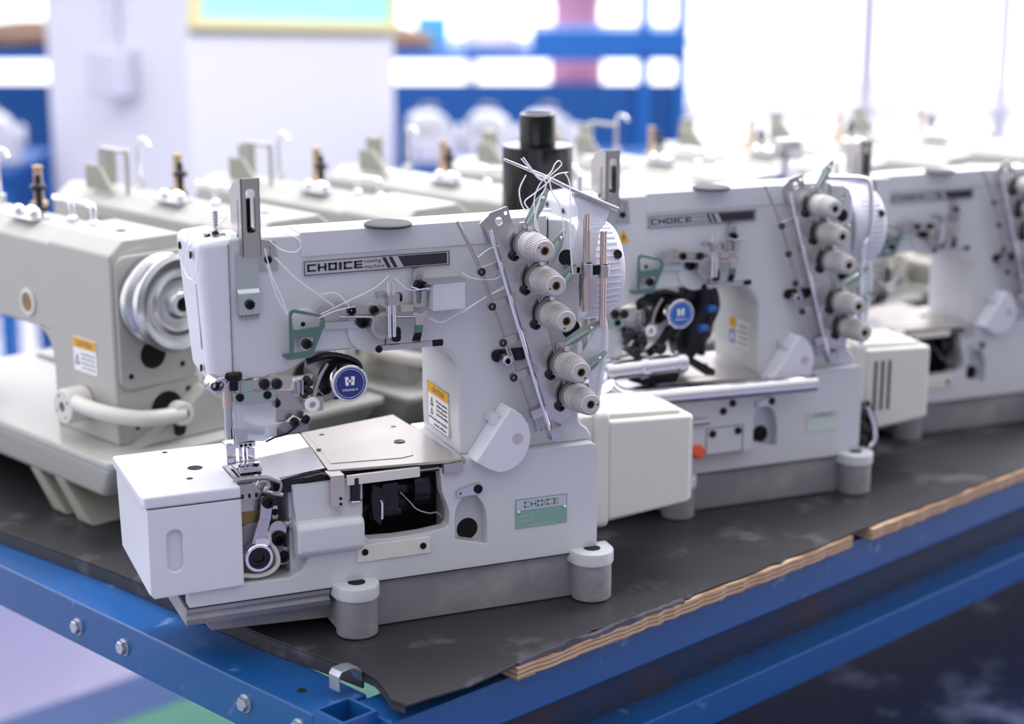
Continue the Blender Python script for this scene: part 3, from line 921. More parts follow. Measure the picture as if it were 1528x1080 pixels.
    tri(y1 - ym * .20, z1 - .0270, .0034)
    for za in (z0 + .0003, z1 - .0007):
        tt.box(xL - .0010, xL - .0008, y0, y1, za, za + .0004)
    for ya in (y0, y1 - .0004):
        tt.box(xL - .0010, xL - .0008, ya, ya + .0004, z0, z1)
    tt.build('label_print', 'print', lab)

    # ---- tension tower: leaning plate, five knobs, two rods
    P0, P1 = Vector((.1115, .3660)), Vector((.1720, .1700))
    axis = (P1 - P0).normalized()
    nrmv = Vector((-axis.y, axis.x))                     # to the right
    if nrmv.x < 0:
        nrmv = -nrmv
    def tw(a, bb):
        """a along the tower from its top, bb across to the right"""
        v = P0 + axis * a + nrmv * bb
        return (v.x, v.y)
    Lt = (P1 - P0).length
    pl = MB()
    yT = -.002
    o_ = [tw(0, -.0065), tw(-.0015, -.005), tw(-.0015, .0115), tw(0, .0125), tw(.030, .0125), tw(.036, .0155), tw(Lt - .004, .0155), tw(Lt, .014), tw(Lt, -.0065)]
    pl.prism(o_, 'y', yT, yT + .0022, holes=[circ(*tw(.0085, .001), .0036, 16), circ(*tw(.0040, .0090), .0016, 10)], bev=.0004)
    pl.box(tw(.02, 0)[0] - .004, tw(.02, 0)[0] + .008, yT + .002, YA, tw(.02, 0)[1] - .006, tw(.02, 0)[1] + .004)
    pl.box(tw(.16, 0)[0] - .004, tw(.16, 0)[0] + .008, yT + .002, YA, tw(.16, 0)[1] - .006, tw(.16, 0)[1] + .004)
    plo = pl.build('tension_plate', 'steel', t)
    # folded left flange and its bright edge
    fg = MB()
    fg.prism([tw(.004, -.0165), tw(.0, -.0065), tw(.026, -.0065), tw(.022, -.0165)], 'y', yT - .0005, yT + .0015, bev=.0004)
    fg.build('top_flange', 'steel', plo)
    rd = MB()
    def tw3(a, bb, y):
        q = tw(a, bb)
        return (q[0], y, q[1])
    rd.tube([tw3(.010, -.0120, -.010), tw3(Lt + .004, -.0120, -.010)], .0021, sm=False, n=10)
    rd.build('guide_bar', 'chrome', plo)
    rd = MB()
    rd.tube([tw3(-.006, -.0360, -.004), tw3(.020, -.0315, -.004), tw3(.045, -.0285, -.004)], .0017, sm=False, n=10)
    rd.tube([tw3(.040, -.0290, -.003), tw3(.090, -.0275, -.003), tw3(Lt - .010, -.0225, -.003), tw3(Lt - .002, -.0225, -.003)], .0012, sm=False, n=8)
    rd.tube([tw3(.040, -.0265, -.003), tw3(.090, -.0250, -.003), tw3(Lt - .010, -.0200, -.003)], .0009, sm=False, n=8)
    rd.build('thread_rod', 'satin', plo)
    for a in (.044, .077, .112, .146):
        ey = MB()
        ey.prism([tw(a - .004, -.0285), tw(a - .003, -.004), tw(a + .004, -.004), tw(a + .004, -.0285), tw(a + .001, -.0325), tw(a - .003, -.0320)], 'y', -.0050, -.0020, bev=.0008)
        eo = ey.build('thread_eyelet', 'satin', plo)
        MB().ring(tw3(a, -.0285, -.0048), tw3(a, -.0285, -.0068), .0036, .0016, 16).build('eyelet_ring', 'oily', eo)
    ey = MB()
    ey.prism(rrect(tw(.130, -.022)[0] - .016, tw(.130, -.022)[0] + .018, tw(.130, -.022)[1] - .0055, tw(.130, -.022)[1] + .0055, .005), 'y', .009, YA + .0002)
    ey.build('adjusting_slot', 'oily', plo)
    q = tw3(.130, -.0285, 0)
    MB().ring((q[0], .009, q[2]), (q[0], -.0045, q[2]), .0050, .0026, 20).build('adjusting_nut', 'steel', plo)
    cl = MB()
    a = Lt - .022
    cl.prism([tw(a - .003, -.024), tw(a - .003, -.008), tw(a + .006, -.008), tw(a + .006, -.024)], 'y', -.011, -.001, bev=.0008)
    cl.tube([tw3(a + .004, -.020, -.004), tw3(a + .015, -.0195, -.006), tw3(a + .019, -.0175, -.006)], .0015)
    cl.build('rod_clamp', 'steel', plo)
    cl = MB()
    a = Lt + .001
    cl.prism([tw(a - .003, -.013), tw(a - .003, .0), tw(a + .009, .0), tw(a + .009, -.013)], 'y', -.013, .0, bev=.0010)
    cl.build('bar_foot', 'steel', plo)
    # five tension knobs facing the operator, each with post, discs and felt
    kn = [(.1411,-.008,.3369),(.152,-.008,.3057),(.1619,-.008,.2736),(.1765,-.008,.2264),(.186,-.008,.1963)]
    for i, q in enumerate(kn):
        x, z = q[0], q[2]
        kb = MB()
        kb.lathe([(.0112, 0), (.0125, .0012), (.0125, .0060), (.0118, .0066), (.0118, .0120), (.0112, .0130), (.0092, .0320), (.0086, .0330), (.0083, .0332), (.0040, .0332), (.0036, .0240), (0, .0240)], (x, -.0085, z), (x, -1, z), 36)
        for g in range(36):
            an = 2 * math.pi * g / 36
            r0_, r1_ = .0124, .0100
            kb.hexa([(x + r0_ * math.cos(an - .045), -.0225, z + r0_ * math.sin(an - .045)), (x + r0_ * math.cos(an + .045), -.0225, z + r0_ * math.sin(an + .045)),
                     (x + (r0_ - .001) * math.cos(an + .045), -.0225, z + (r0_ - .001) * math.sin(an + .045)), (x + (r0_ - .001) * math.cos(an - .045), -.0225, z + (r0_ - .001) * math.sin(an - .045)),
                     (x + r1_ * math.cos(an - .05), -.0400, z + r1_ * math.sin(an - .05)), (x + r1_ * math.cos(an + .05), -.0400, z + r1_ * math.sin(an + .05)),
                     (x + (r1_ - .001) * math.cos(an + .05), -.0400, z + (r1_ - .001) * math.sin(an + .05)), (x + (r1_ - .001) * math.cos(an - .05), -.0400, z + (r1_ - .001) * math.sin(an - .05))])
        ko = kb.build('tension_knob', 'knob', t)
        MB().ring((x, -.0330, z), (x, -.0413, z), .0041, .0030, 18).build('knob_insert', 'brass', ko)
        aa = 2.6 + i * .9
        hole('index_dot', (x + .0064 * math.cos(aa), -.0415, z + .0064 * math.sin(aa)), nrm, .0008, ko, 8)
        ds = MB()
        ds.lathe([(.0140, 0), (.0145, .0005), (.0060, .0016), (.0060, .0024), (.0140, .0034), (.0142, .0040), (.0110, .0042)], (x, -.0045, z), (x, -1, z), 30)
        ds.build('tension_disc', 'satin', ko)
        ps = MB()
        ps.box(x - .0075, x + .0075, -.0045, -.0010, z + .0015, z + .0195, .001)
        ps.cyl((x - .001, -.0050, z + .0120), (x - .001, -.0130, z + .0150), .0026, bev=.0006)
        ps.build('tension_post', 'steel', ko)
        screw('screw', (x - .0125, -.0022, z - .0100), nrm, .0045, ko, 'oily', h=.004)
        ws = MB()
        ws.cyl((x + .006, -.006, z - .0150), (x + .016, -.006, z - .0152), .0016, n=10)
        ws.build('disc_pin', 'satin', ko)
    # green spring leaves behind the knobs
    for i, (p_, q_) in enumerate((((.1415,-.004,.3539), (.1605,-.004,.3839)), ((.1617,-.002,.3201), (.177,-.002,.3465)), ((.1726,-.001,.2962), (.1881,-.001,.3149)), ((.1765,-.002,.2423), (.2126,-.002,.2606)), ((.1903,-.004,.2124), (.2194,-.004,.2326)))):
        a3, b3 = Vector(p_), Vector(q_)
        d3 = b3 - a3
        n3 = Vector((-d3.z, 0, d3.x)).normalized() * .0055
        m3 = a3 + d3 * .55
        lf = MB()
        lf.prism([(a3.x - n3.x, a3.z - n3.z), (m3.x - n3.x, m3.z - n3.z), (b3.x - n3.x * .3, b3.z - n3.z * .3), (b3.x + n3.x * .3, b3.z + n3.z * .3), (m3.x + n3.x, m3.z + n3.z), (a3.x + n3.x * .8, a3.z + n3.z * .8)], 'y', -.0035 + i * .0002, -.0022 + i * .0002, bev=.0004)
        lo = lf.build('thread_leaf', 'leaf', t, 'grey green spring leaf beside the tension knobs')
        MB().ball((m3.x + d3.x * .2, -.0042 + i * .0002, m3.z + d3.z * .2), .0016, n=10).build('leaf_rivet', 'chrome', lo)
        MB().tube([(a3.x, -.0034, a3.z), (m3.x + d3.x * .08, -.0040, m3.z + d3.z * .08)], .0026, sm=False).build('leaf_stem', 'teal3', lo)
    # ---- shield, clip rods and the ribbed handwheel at the right end
    hw = MB()
    hx, hy, hz = .213, .052, .300
    hw.lathe([(.020, -.012), (.043, -.010), (.0455, 0), (.0465, .010), (.0455, .024), (.041, .031), (.030, .034), (0, .035)], (hx, hy, hz), (1, hy, hz), 60)
    for g in range(48):
        an = 2 * math.pi * g / 48
        c_, s_ = math.cos(an), math.sin(an)
        hw.tube([(hx + .001, hy + .0458 * c_, hz + .0458 * s_), (hx + .010, hy + .0466 * c_, hz + .0466 * s_), (hx + .024, hy + .0456 * c_, hz + .0456 * s_)], .0011, n=5, k=1)
    hwo = hw.build('handwheel', 'white', t, 'white ribbed plastic handwheel')
    MB().cyl((hx - .02, hy, hz), (hx - .008, hy, hz), .022).build('handwheel_hub', 'satin', hwo)
    an = R(150)
    hole('wheel_hole', (hx + .0220, hy - .0425, hz + .0185), (.15, -.9, .4), .0042, hwo, depth=.0012)
    sh = MB()
    so = [(.1862,.3762),(.2224,.3619),(.2183,.3491),(.213,.3435),(.209,.3223),(.2092,.311),(.1852,.3128),(.1857,.324),(.1882,.3345),(.1918,.3498),(.1911,.3624)]
    sh.prism(so, 'y', .0005, .0018)
    sh.build('thread_shield', 'milky', t, 'frosted plastic shield at the right end of the arm')
    ta = MB()
    ta.tube([(.1181,-.006,.4122),(.1584,-.006,.3946),(.1844,-.006,.3812),(.2274,-.006,.3622)], lambda u: .0011 + .0008 * min(1, u * 2), sm=False)
    ta.prism([(.1852,.3807),(.2219,.3641),(.2219,.3607),(.1858,.3759)], 'y', -.004, .0015)
    ta.build('take_up_needle', 'steel', t, 'long thin thread lever pointing up to the left above the tension knobs')
    for (u0, u1, v0, v1) in ((871, 882, 320, 465), (896, 907, 346, 490)):
        q = [(.1959,-.01,.3608),(.1968,-.01,.2735),(.2124,-.01,.3442),(.2135,-.01,.2567)]
        a3, b3 = (q[0], q[1]) if u0 == 871 else (q[2], q[3])
        rdm = MB()
        for dx in (-.0020, .0016):
            rdm.cyl((a3[0] + dx, -.010 + (.003 if dx > 0 else 0), b3[2]), (a3[0] + dx, -.010 + (.003 if dx > 0 else 0), a3[2]), .0021, n=14, bev=.0003)
        rdm.build('thread_tube', 'copper', t, 'pair of thin rosy steel thread tubes')
    cq = [(.1862,-.011,.3108),(.2176,-.011,.3085)]
    cm = MB()
    cm.box(cq[0][0], cq[1][0], -.0080, -.0055, cq[0][2] - .0035, cq[0][2] + .0035, .0005)
    for q in [(.1964,-.01,.3111),(.2128,-.01,.3086)]:
        cm.ring((q[0], -.009, q[2] - .0055), (q[0], -.009, q[2] + .0055), .0054, .0046, 18)
    cm.box(cq[0][0] - .003, cq[0][0] + .004, -.008, .014, cq[0][2] - .003, cq[0][2] + .003, .0005)
    cmo = cm.build('tube_clip', 'steel', t)
    q = (.2045,-.011,.3101)
    MB().box(q[0] - .0045, q[0] + .0045, -.0110, -.0080, q[2] - .0045, q[2] + .0045, .001).build('clip_block', 'dark', cmo)
    q = (.1892,.319)
    hole('column_hole', (q[0] - .004, YA, q[1]), nrm, .0072, t)
    q = (.1917,.2532)
    hole('column_hole', (q[0] - .001, YA, q[1]), nrm, .0088, t)
    MB().box(.1668, .1672, .0104, .0122, .3100, .3570).build('cover_seam', 'rubber', t)
    cg = MB()
    cg.tube([(.2101,.006,.1733),(.2178,.006,.2092),(.2213,.006,.2464),(.2184,.006,.2653)], .0035, n=10)
    cg.prism([(.1939,.2245),(.209,.248),(.2208,.2655),(.2217,.2468),(.2168,.2097),(.2104,.1852),(.205,.1857),(.2061,.2108)], 'y', .004, .0055)
    cg.build('belt_guard', 'milky', t, 'clear curved plastic guard below the handwheel')
    # ---- drive motor box at the right end
    mo = MB()
    mo.box(.2140, .2290, .040, .128, .0620, .160, .002)
    mo.prism(rrect(.036, .128, .0490, .1640, .008), 'x', .2270, .2430, bev=.003, seg=3)
    mo.hexa([(.2420, .036, .0560), (.330, .036, .0640), (.330, .124, .0640), (.2420, .124, .0560), (.2420, .036, .1545), (.330, .036, .1515), (.330, .124, .1515), (.2420, .124, .1545)], .004, 3)
    mo.hexa([(.2420, .044, .0520), (.322, .044, .0600), (.322, .118, .0600), (.2420, .118, .0520), (.2420, .044, .1600), (.322, .044, .1565), (.322, .118, .1565), (.2420, .118, .1600)], .003, 3)
    mo.prism(rrect(.042, .118, .0620, .150, .006), 'x', .329, .3350, bev=.002)
    mo.build('drive_motor', 'cream', t, 'cream boxed drive motor on the right end of the bed')
    return t


MACHINES = 'interlock machines in a row along the bench'
m1 = make_machine('white interlock sewing machine nearest the camera, with white box cover over its bed end', MACHINES)

# ---------------------------------------------------------------- the second and third interlock machines
def find(root, name):
    return [c for c in root.children if c.name.split('.')[0] == name]


def swap(ch, m):
    """give a copied part a mesh of its own in another material"""
    ch.data = ch.data.copy()
    ch.data.materials.clear()
    ch.data.materials.append(M[m])


OFF2 = Vector((.410, .176, 0))
m2 = copy_tree(m1, skip=('take_up_needle', 'looper_cover', 'cover_lid', 'thread_shield', 'access_plate', 'lubricant_box', 'thread_tube', 'tube_clip', 'looper_lever', 'looper', 'oil_hose', 'caution_label', 'data_plate'))
m2.location = Vector((0, 0, TOP + .0006)) + OFF2
m2.scale = (.955, .955, .955)
tag(m2, 'interlock sewing machine second along the bench, with a chrome feed roller and cream motor box')
for n_ in ('badge',):
    for c_ in find(m2, n_):
        swap(c_, 'bbluep')
        c_['label'] = 'round light blue badge with a white H'
t = m2
bl = MB()
bl.tube([(-.1225,-.0301,.164),(-.113,-.0301,.1551),(-.0956,-.0301,.1489),(-.0679,-.0301,.146)], .0095, n=16)
bl.tube([(-.0703,-.0301,.1462),(.131,-.0301,.1422)], .0098, n=20, sm=False)
bl.build('feed_roller', 'chrome', t, 'long chrome roller bar in front of the bed')
pc = MB()
a_, b_ = Vector((-.1139,-.002,.1718)), Vector((-.0159,-.002,.1735))
pc.cyl(a_, b_, .0105, bev=.001, n=28)
d_ = (b_ - a_).normalized()
for f_ in (.05, .48, .92):
    p_ = a_ + (b_ - a_) * f_
    pc.cyl(p_ - d_ * .004, p_ + d_ * .004, .0128, bev=.001, n=28)
pc.build('air_cylinder', 'chrome', t, 'bright cylinder of the feed roller attachment')
ar = MB()
ar.prism([(.0065,.2441),(.0248,.2471),(.0419,.2398),(.0458,.2219),(.04,.1879),(.0268,.1737),(.0104,.1559),(-.0025,.1703),(-.0055,.1882),(.0072,.2137)], 'y', .040, .062, bev=.003)
ar.tube([(.0057,.0299,.2494),(-.0101,.0299,.2193),(-.0299,.0299,.1894),(-.0461,.0299,.1774)], .0050, n=10)
ar.tube([(.0286,.02,.2465),(.0326,.02,.2251),(.0183,.02,.1962),(.0157,.02,.1738)], .0045, n=10)
ar.prism([(-.0152,.1826),(.0184,.1629),(.017,.1571),(.0069,.158),(-.0182,.1755)], 'y', -.010, .004, bev=.001)
ar.prism([(-.0831,.1682),(-.0266,.1702),(-.0158,.1616),(-.022,.1494),(-.0627,.1505),(-.079,.1566)], 'y', .004, .020, bev=.002)
for q_ in [(-.0815,.004,.2086),(-.0732,.004,.1894),(-.0632,.004,.1736),(-.0434,.004,.1904),(-.0486,.004,.1701),(-.0679,.004,.2037)]:
    ar.ball(q_, .0075, n=12)
ar.build('roller_bracket', 'oily', t, 'black jointed bracket carrying the feed roller')
for q_ in [(.0275,.02,.2248),(.0181,.02,.2038)]:
    MB().cyl((q_[0] - .006, q_[1], q_[2]), (q_[0] + .005, q_[1], q_[2]), .0050, bev=.001).build('hose_fitting', 'bbluep', t)
fp = MB()
q_ = [(-.0202,.132),(.0645,.1347),(.0672,.0613),(-.0035,.0618)]
fp.box(q_[0][0] - .012, q_[1][0], -.016, .002, q_[3][1] + .006, q_[0][1] + .004, .002)
fp.build('front_panel', 'paint', t)
for x_, y_ in ((1063, 648), (1101, 643), (1079, 614), (1093, 602)):
    q_ = [(.0126,-.016,.0932),(.0443,-.016,.0935),(.0251,-.016,.1177),(.0365,-.016,.1255)][((1063, 648), (1101, 643), (1079, 614), (1093, 602)).index((x_, y_))]
    screw('screw', (q_[0], -.0160, q_[2]), (0, -1, 0), .0042, t, h=.002)
q_ = [(.0048,.1001),(.0508,.1004),(.0518,.0704),(.0058,.0695)]
MB().prism([(q_[0][0], q_[3][1]), (q_[1][0], q_[3][1]), (q_[1][0], q_[0][1]), (q_[0][0], q_[0][1])], 'y', -.0166, -.016,
           holes=[[(q_[0][0] + .0006, q_[3][1] + .0006), (q_[1][0] - .0006, q_[3][1] + .0006), (q_[1][0] - .0006, q_[0][1] - .0006), (q_[0][0] + .0006, q_[0][1] - .0006)]]).build('panel_edge', 'rubber', t)
MB().cyl((-.0255,-.02,.1098), (.0058,-.02,.1094), .0032, bev=.0006).build('panel_pin', 'steel', t)
q_ = (-.0061,-.016,.0755)
MB().lathe([(.0065, 0), (.0078, .003), (.0078, .011), (.0060, .0135), (0, .014)], (q_[0], -.010, q_[2]), (q_[0], -1, q_[2]), 20).build('oil_plug', 'orange', t, 'small orange round plug')
hd = MB()
hd.tube([(.2174,.02,.0912),(.2253,.02,.0943),(.234,.02,.0853),(.2405,.02,.0686),(.2396,.02,.0525),(.2328,.02,.0426),(.2231,.02,.0503)], .0055, n=10)
hd.tube([(.2285,.0101,.1005),(.239,.0101,.0754),(.2419,.0101,.0549),(.2354,.0101,.0419)], .0030, n=10)
for q_ in [(.2235,.015,.0853),(.2282,.015,.0672),(.2251,.015,.0554)]:
    hd.ball(q_, .0085, n=12)
hd.build('lift_linkage', 'oily', t, 'dark knee lift linkage under the motor box')
MB().tube([(.2287,.0101,.0957),(.2381,.0101,.0738),(.241,.0101,.055),(.2342,.0101,.0452)], .0032, n=10).build('linkage_hook', 'chrome', t)
wf = MB()
wf.tube([(.1504,0,.3647),(.1796,0,.3631),(.2041,0,.3602),(.2105,0,.3539),(.2141,0,.3357),(.2145,0,.298),(.2066,0,.2819),(.205,0,.2454),(.2098,0,.1725)], .0032, n=10)
wf.build('bent_wire_guard', 'chrome', t, 'bent bright rod hanging in front of the handwheel')
ts = MB()
q_ = [(-.0875,.3208),(-.0786,.3073),(-.0929,.3076)]
ts.prism([(q_[2][0], q_[2][1]), (q_[1][0], q_[2][1]), ((q_[2][0] + q_[1][0]) / 2, q_[0][1])], 'y', .0105, .0115)
xL_ = .0822
lb_ = MB().box(xL_ - .0006, xL_ + .0004, .0300, .0760, .1700, .2020).build('caution_label', 'label', t, 'white label with a small orange square and a blue square')
MB().box(xL_ - .0009, xL_ - .0005, .0600, .0745, .1890, .2010).build('label_header', 'yellow', lb_)
MB().prism(rrect(.0610, .0740, .1715, .1870, .001), 'x', xL_ - .0009, xL_ - .0005, holes=[rrect(.0640, .0710, .1745, .1840, .001)]).build('label_icon', 'bbluep', lb_)
lp_ = MB()
for k_ in range(4):
    lp_.box(xL_ - .0009, xL_ - .0005, .0330, .0560 - .004 * (k_ % 2), .1740 + k_ * .0065, .1756 + k_ * .0065)
lp_.build('label_print', 'lilacink', lb_)
dp_ = MB().box(.1420, .1840, -.0008, .0004, .0760, .1000, .0002).build('data_plate', 'palegreen', t, 'very pale green data plate')
MB().box(.1432, .1828, -.0010, -.0007, .0910, .0988).build('plate_header', 'plate', dp_)
pw_ = MB()
block_word(pw_, 'CHOICE', .1500, .1760, .0926, .0972, -.0010, .0002)
pw_.build('header_lettering', 'green', dp_)
tso = ts.build('warning_triangle', 'yellow', t, 'small yellow warning triangle sticker')
q0_ = ((q_[2][0] + q_[1][0]) / 2, (q_[0][1] + q_[2][1]) / 2 - .0015)
MB().prism([(q0_[0] - .0012, q0_[1] - .003), (q0_[0] + .0022, q0_[1] + .0006), (q0_[0] + .0002, q0_[1] + .0006), (q0_[0] + .0008, q0_[1] + .004), (q0_[0] - .0022, q0_[1] - .0002), (q0_[0] - .0004, q0_[1] - .0002)], 'y', .0100, .0105).build('warning_mark', 'print', tso)
# three louvre slots in the motor's front
mo_ = find(m2, 'drive_motor')[0]
for k_ in range(3):
    x_ = .2540 + k_ * .0095
    MB().prism(rrect(x_, x_ + .0032, .080, .140, .0014), 'y', .0350, .0366).build('louvre_slot', 'print', mo_)
# light upper guard box behind the arm of the second machine
m3 = copy_tree(m1, skip=('take_up_needle', 'thread_shield', 'lubricant_box', 'thread_tube', 'tube_clip', 'thread_leaf', 'badge', 'badge_rim', 'badge_housing', 'eye_guard', 'drive_motor', 'caution_label', 'data_plate'))
m3.location = Vector((.801, .328, TOP + .0006))
m3.scale = (.89, .89, .89)
tag(m3, 'interlock sewing machine cut off by the right edge, third along the bench')

# loose threads hang only on the first machine
t = m1
th = [
    [(-.1192,.02,.3734),(-.1286,.02,.3645),(-.1378,.02,.3595),(-.1429,.02,.3576)],
    [(-.15,.0227,.3599),(-.15,.0426,.3453),(-.15,.053,.3304),(-.15,.037,.3224),(-.15,.012,.3265),(-.15,-.0019,.3374),(-.15,-.0068,.352)],
    [(-.1495,-.0065,.3618),(-.1495,.0136,.3558),(-.1495,.0406,.3411)],
    [(-.0923,.008,.3595),(-.0763,.008,.3584),(-.0632,.008,.3541),(-.0599,.008,.3471),(-.0652,.008,.3423),(-.0767,.008,.3449),(-.0868,.008,.3535)],
    [(-.0926,.002,.3481),(-.0876,.002,.3263),(-.0807,.002,.3087),(-.0732,.002,.2881)],
    [(-.0837,.004,.3398),(-.067,.004,.3216),(-.0499,.004,.3076),(-.0356,.004,.296),(-.021,.004,.2861)],
    [(-.091,.003,.3349),(-.0839,.003,.3088),(-.0752,.003,.2909)],
    [(-.0467,.001,.2889),(-.0216,.001,.2984),(.0024,.001,.3081),(.0146,.001,.3176)],
    [(-.0494,-.002,.2863),(-.0346,-.002,.2914),(-.0168,-.002,.2939)],
    [(-.0447,.002,.3058),(-.033,.002,.3061),(-.0243,.002,.2984),(-.0186,.002,.2892)],
    [(.0506,.001,.2777),(.0598,.001,.2727),(.0679,.001,.2744),(.0816,.001,.281),(.1132,.001,.2963),(.1354,.001,.3065)],
    [(.0809,-.001,.2796),(.0997,-.001,.2906),(.1187,-.001,.298),(.1327,-.001,.3041)],
    [(.08,-.004,.3158),(.0892,-.004,.3104),(.108,-.004,.3078),(.1187,-.004,.3117)],
    [(.019,0,.3157),(.0292,0,.3061),(.0371,0,.3032),(.0505,0,.3044)],
    [(.0943,-.004,.3283),(.105,-.004,.3352),(.1144,-.004,.3369)],
]
for p_ in th:
    MB().tube(p_, .00042, n=6, k=5).build('thread', 'thread', t)
cord = [
    [(.1344,-.01,.4135),(.1464,-.01,.3978),(.1559,-.01,.3897),(.1496,-.01,.3755),(.1452,-.01,.3581),(.1472,-.01,.3492)],
    [(.1325,-.01,.4124),(.1432,-.01,.4003),(.1527,-.01,.3928),(.1653,-.01,.4008),(.1704,-.01,.4058),(.1678,-.01,.4089),(.164,-.01,.4061),(.1603,-.01,.3994),(.1502,-.01,.39),(.1446,-.01,.3758),(.1465,-.01,.358),(.1504,-.01,.3448)],
    [(.1369,-.01,.3983),(.1307,-.01,.3853),(.1339,-.01,.3706),(.1402,-.01,.3673),(.1357,-.01,.3751),(.1445,-.01,.3816),(.154,-.01,.3881),(.1654,-.01,.3968),(.1768,-.01,.3985)],
    [(.1582,-.012,.3916),(.1608,-.012,.3821),(.1672,-.012,.3717),(.1711,-.012,.3568),(.1725,-.012,.3419)],
    [(.1721,-.012,.399),(.1773,-.012,.3888),(.1781,-.012,.3622),(.1791,-.012,.3265),(.1812,-.012,.3084)],
]
for p_ in cord:
    MB().tube(p_, .0006, n=6, k=6).build('tied_cord', 'thread', t)


# ---------------------------------------------------------------- lockstitch machines standing behind
TA = R(21.3)
TXv, TYv = Vector((math.cos(TA), math.sin(TA), 0)), Vector((-math.sin(TA), math.cos(TA), 0))
LO = Vector((-.209, .3755, TOP + .0006))


def make_lockstitch(label, group):
    """local frame: x towards the pulley end, y away from the operator side"""
    t = thing('lockstitch_sewing_machine', label, 'sewing machine', LO, R(21.3 - 90), group)
    nrm = (0, -1, 0)
    b = MB()
    ZR = .0800
    b.prism(rrect(-.395, .0865, 0, .178, .010), 'z', ZR, .0885, bev=.0025)
    b.hexa([(-.38, .012, .041), (.0500, .012, .041), (.0500, .166, .041), (-.38, .166, .041), (-.39, .004, .081), (.0820, .004, .081), (.0820, .174, .081), (-.39, .174, .081)], .008, 3)
    # column and arm as one casting
    prof = lambda y0, y1, zt, zb: [(y0, zb), (y1, zb), (y1, zt - .012), (y1 - .016, zt), (y0 + .018, zt), (y0, zt - .015)]
    b.prism(prof(.040, .140, .3000, .0880), 'x', -.082, .038, bev=.003, seg=3)
    b.prism([(.0402, .190), (.128, .190), (.132, .205), (.132, .262), (.104, .2965), (.062, .2995), (.0402, .2830)], 'x', -.390, -.0600, bev=.003, seg=3)
    b.prism(arc(-.112, .160, .030, 0, 90, 8) + [(-.078, .192), (-.078, .160)], 'y', .0405, .139)
    b.prism(rrect(.044, .137, .1450, .284, .012), 'x', .034, .0420, bev=.003)      # end face rim
    b.prism([(.044, .088), (.140, .088), (.140, .150), (.044, .142)], 'x', .030, .0400, bev=.003)
    b.prism([(.05, .0880), (.172, .0880), (.160, .120), (.135, .140), (.08, .100)], 'x', .030, .060, bev=.004)
    b.prism(prof(.046, .134, .2900, .148), 'x', -.405, -.386, bev=.004, seg=3)      # face plate end
    b.build('body', 'beige', t)
    fd = MB()
    for x_ in (-.05, .0):
        fd.hexa([(x_ - .018, .02, 0), (x_ + .010, .02, 0), (x_ + .010, .16, 0), (x_ - .018, .16, 0), (x_ - .050, .012, .044), (x_ - .030, .012, .044), (x_ - .030, .165, .044), (x_ - .050, .165, .044)], .003)
        fd.build('rib_foot', 'beigedark', t)
        fd = MB()
    fd.hexa([(-.36, .02, 0), (-.30, .02, 0), (-.30, .16, 0), (-.36, .16, 0), (-.37, .02, .043), (-.29, .02, .043), (-.29, .16, .043), (-.37, .16, .043)], .003)
    fd.build('rib_foot', 'beigedark', t)
    # belt pulley
    p = MB()
    cy, cz = .0930, .2360
    p.lathe([(.020, 0), (.040, .001), (.048, .004), (.0495, .010), (.0480, .016), (.0430, .020), (.0430, .023), (.0485, .027), (.0510, .034), (.0505, .040), (.046, .043), (.041, .0415), (.036, .039), (.032, .0395), (.028, .041), (.024, .0395), (.016, .039), (.0135, .044), (.012, .046), (.0075, .046), (.0065, .036), (0, .036)], (.040, cy, cz), (1, cy, cz), 48)
    p.build('belt_pulley', 'pulley', t)
    hole('shaft_bore', (.0762, cy, cz), (1, 0, 0), .0062, t)
    hole('end_hole', (.0420, .083, .1790), (1, 0, 0), .0150, t, depth=.0008)
    hole('end_hole', (.0401, .098, .1180), (1, 0, 0), .0190, t, depth=.0008)
    for y_, z_ in ((.056, .160), (.118, .163), (.062, .105), (.125, .135)):
        hole('bolt_hole', (.0420 if z_ > .14 else .0400, y_, z_), (1, 0, 0), .0030, t)
    MB().prism(rrect(.092, .106, .093, .112, .006), 'x', .0595, .0615).build('slot_recess', 'black', t)
    # reverse feed lever across the end
    lv = MB()
    lv.cyl((-.022, .040, .1240), (-.022, .012, .1240), .0185, n=28, bev=.003)
    lv.tube([(-.018, .020, .1300), (.030, .026, .1260), (.062, .050, .1210), (.066, .085, .1180), (.066, .100, .1180)], .0085, n=12)
    lv.cyl((.055, .098, .1180), (.072, .098, .1180), .0125, bev=.003)
    lo = lv.build('reverse_lever', 'cream', t)
    hole('dial_bore', (-.022, .0122, .1240), nrm, .0050, lo)
    hole('lever_bore', (.0722, .098, .1180), (1, 0, 0), .0055, lo)
    for k_ in range(4):
        an = k_ * 1.57 + .5
        hole('dial_mark', (-.022 + .012 * math.cos(an), .0122, .1240 + .012 * math.sin(an)), nrm, .0016, lo, 8)
    # window and caution label on the operator side
    MB().ring((-.128, .0404, .214), (-.128, .0380, .214), .0150, .0105, 28).build('sight_ring', 'cream', t)
    MB().cyl((-.128, .0404, .214), (-.128, .0388, .214), .0108).build('oil_sight', 'brass', t)
    lb = MB().box(-.0400, .0040, .0394, .0402, .156, .192).build('caution_label', 'label', t)
    MB().box(-.0395, .0035, .0390, .0396, .1810, .1915).build('label_header', 'yellow', lb)
    tx = MB()
    tx.text('CAUTION', .0085, on_front(-.0330, .0390, .1830), .0001, .030)
    for k_ in range(4):
        tx.text(('keep hands away', 'switch off before', 'threading needle', 'and cleaning')[k_], .0042, on_front(-.0250, .0394, .1740 - k_ * .0048), .0001, .026)
    tx.prism([(-.0375, .163), (-.0285, .163), (-.0330, .174)], 'y', .0392, .0394, holes=[[(-.0355, .1645), (-.0305, .1645), (-.0330, .1705)]])
    tx.build('label_print', 'print', lb)
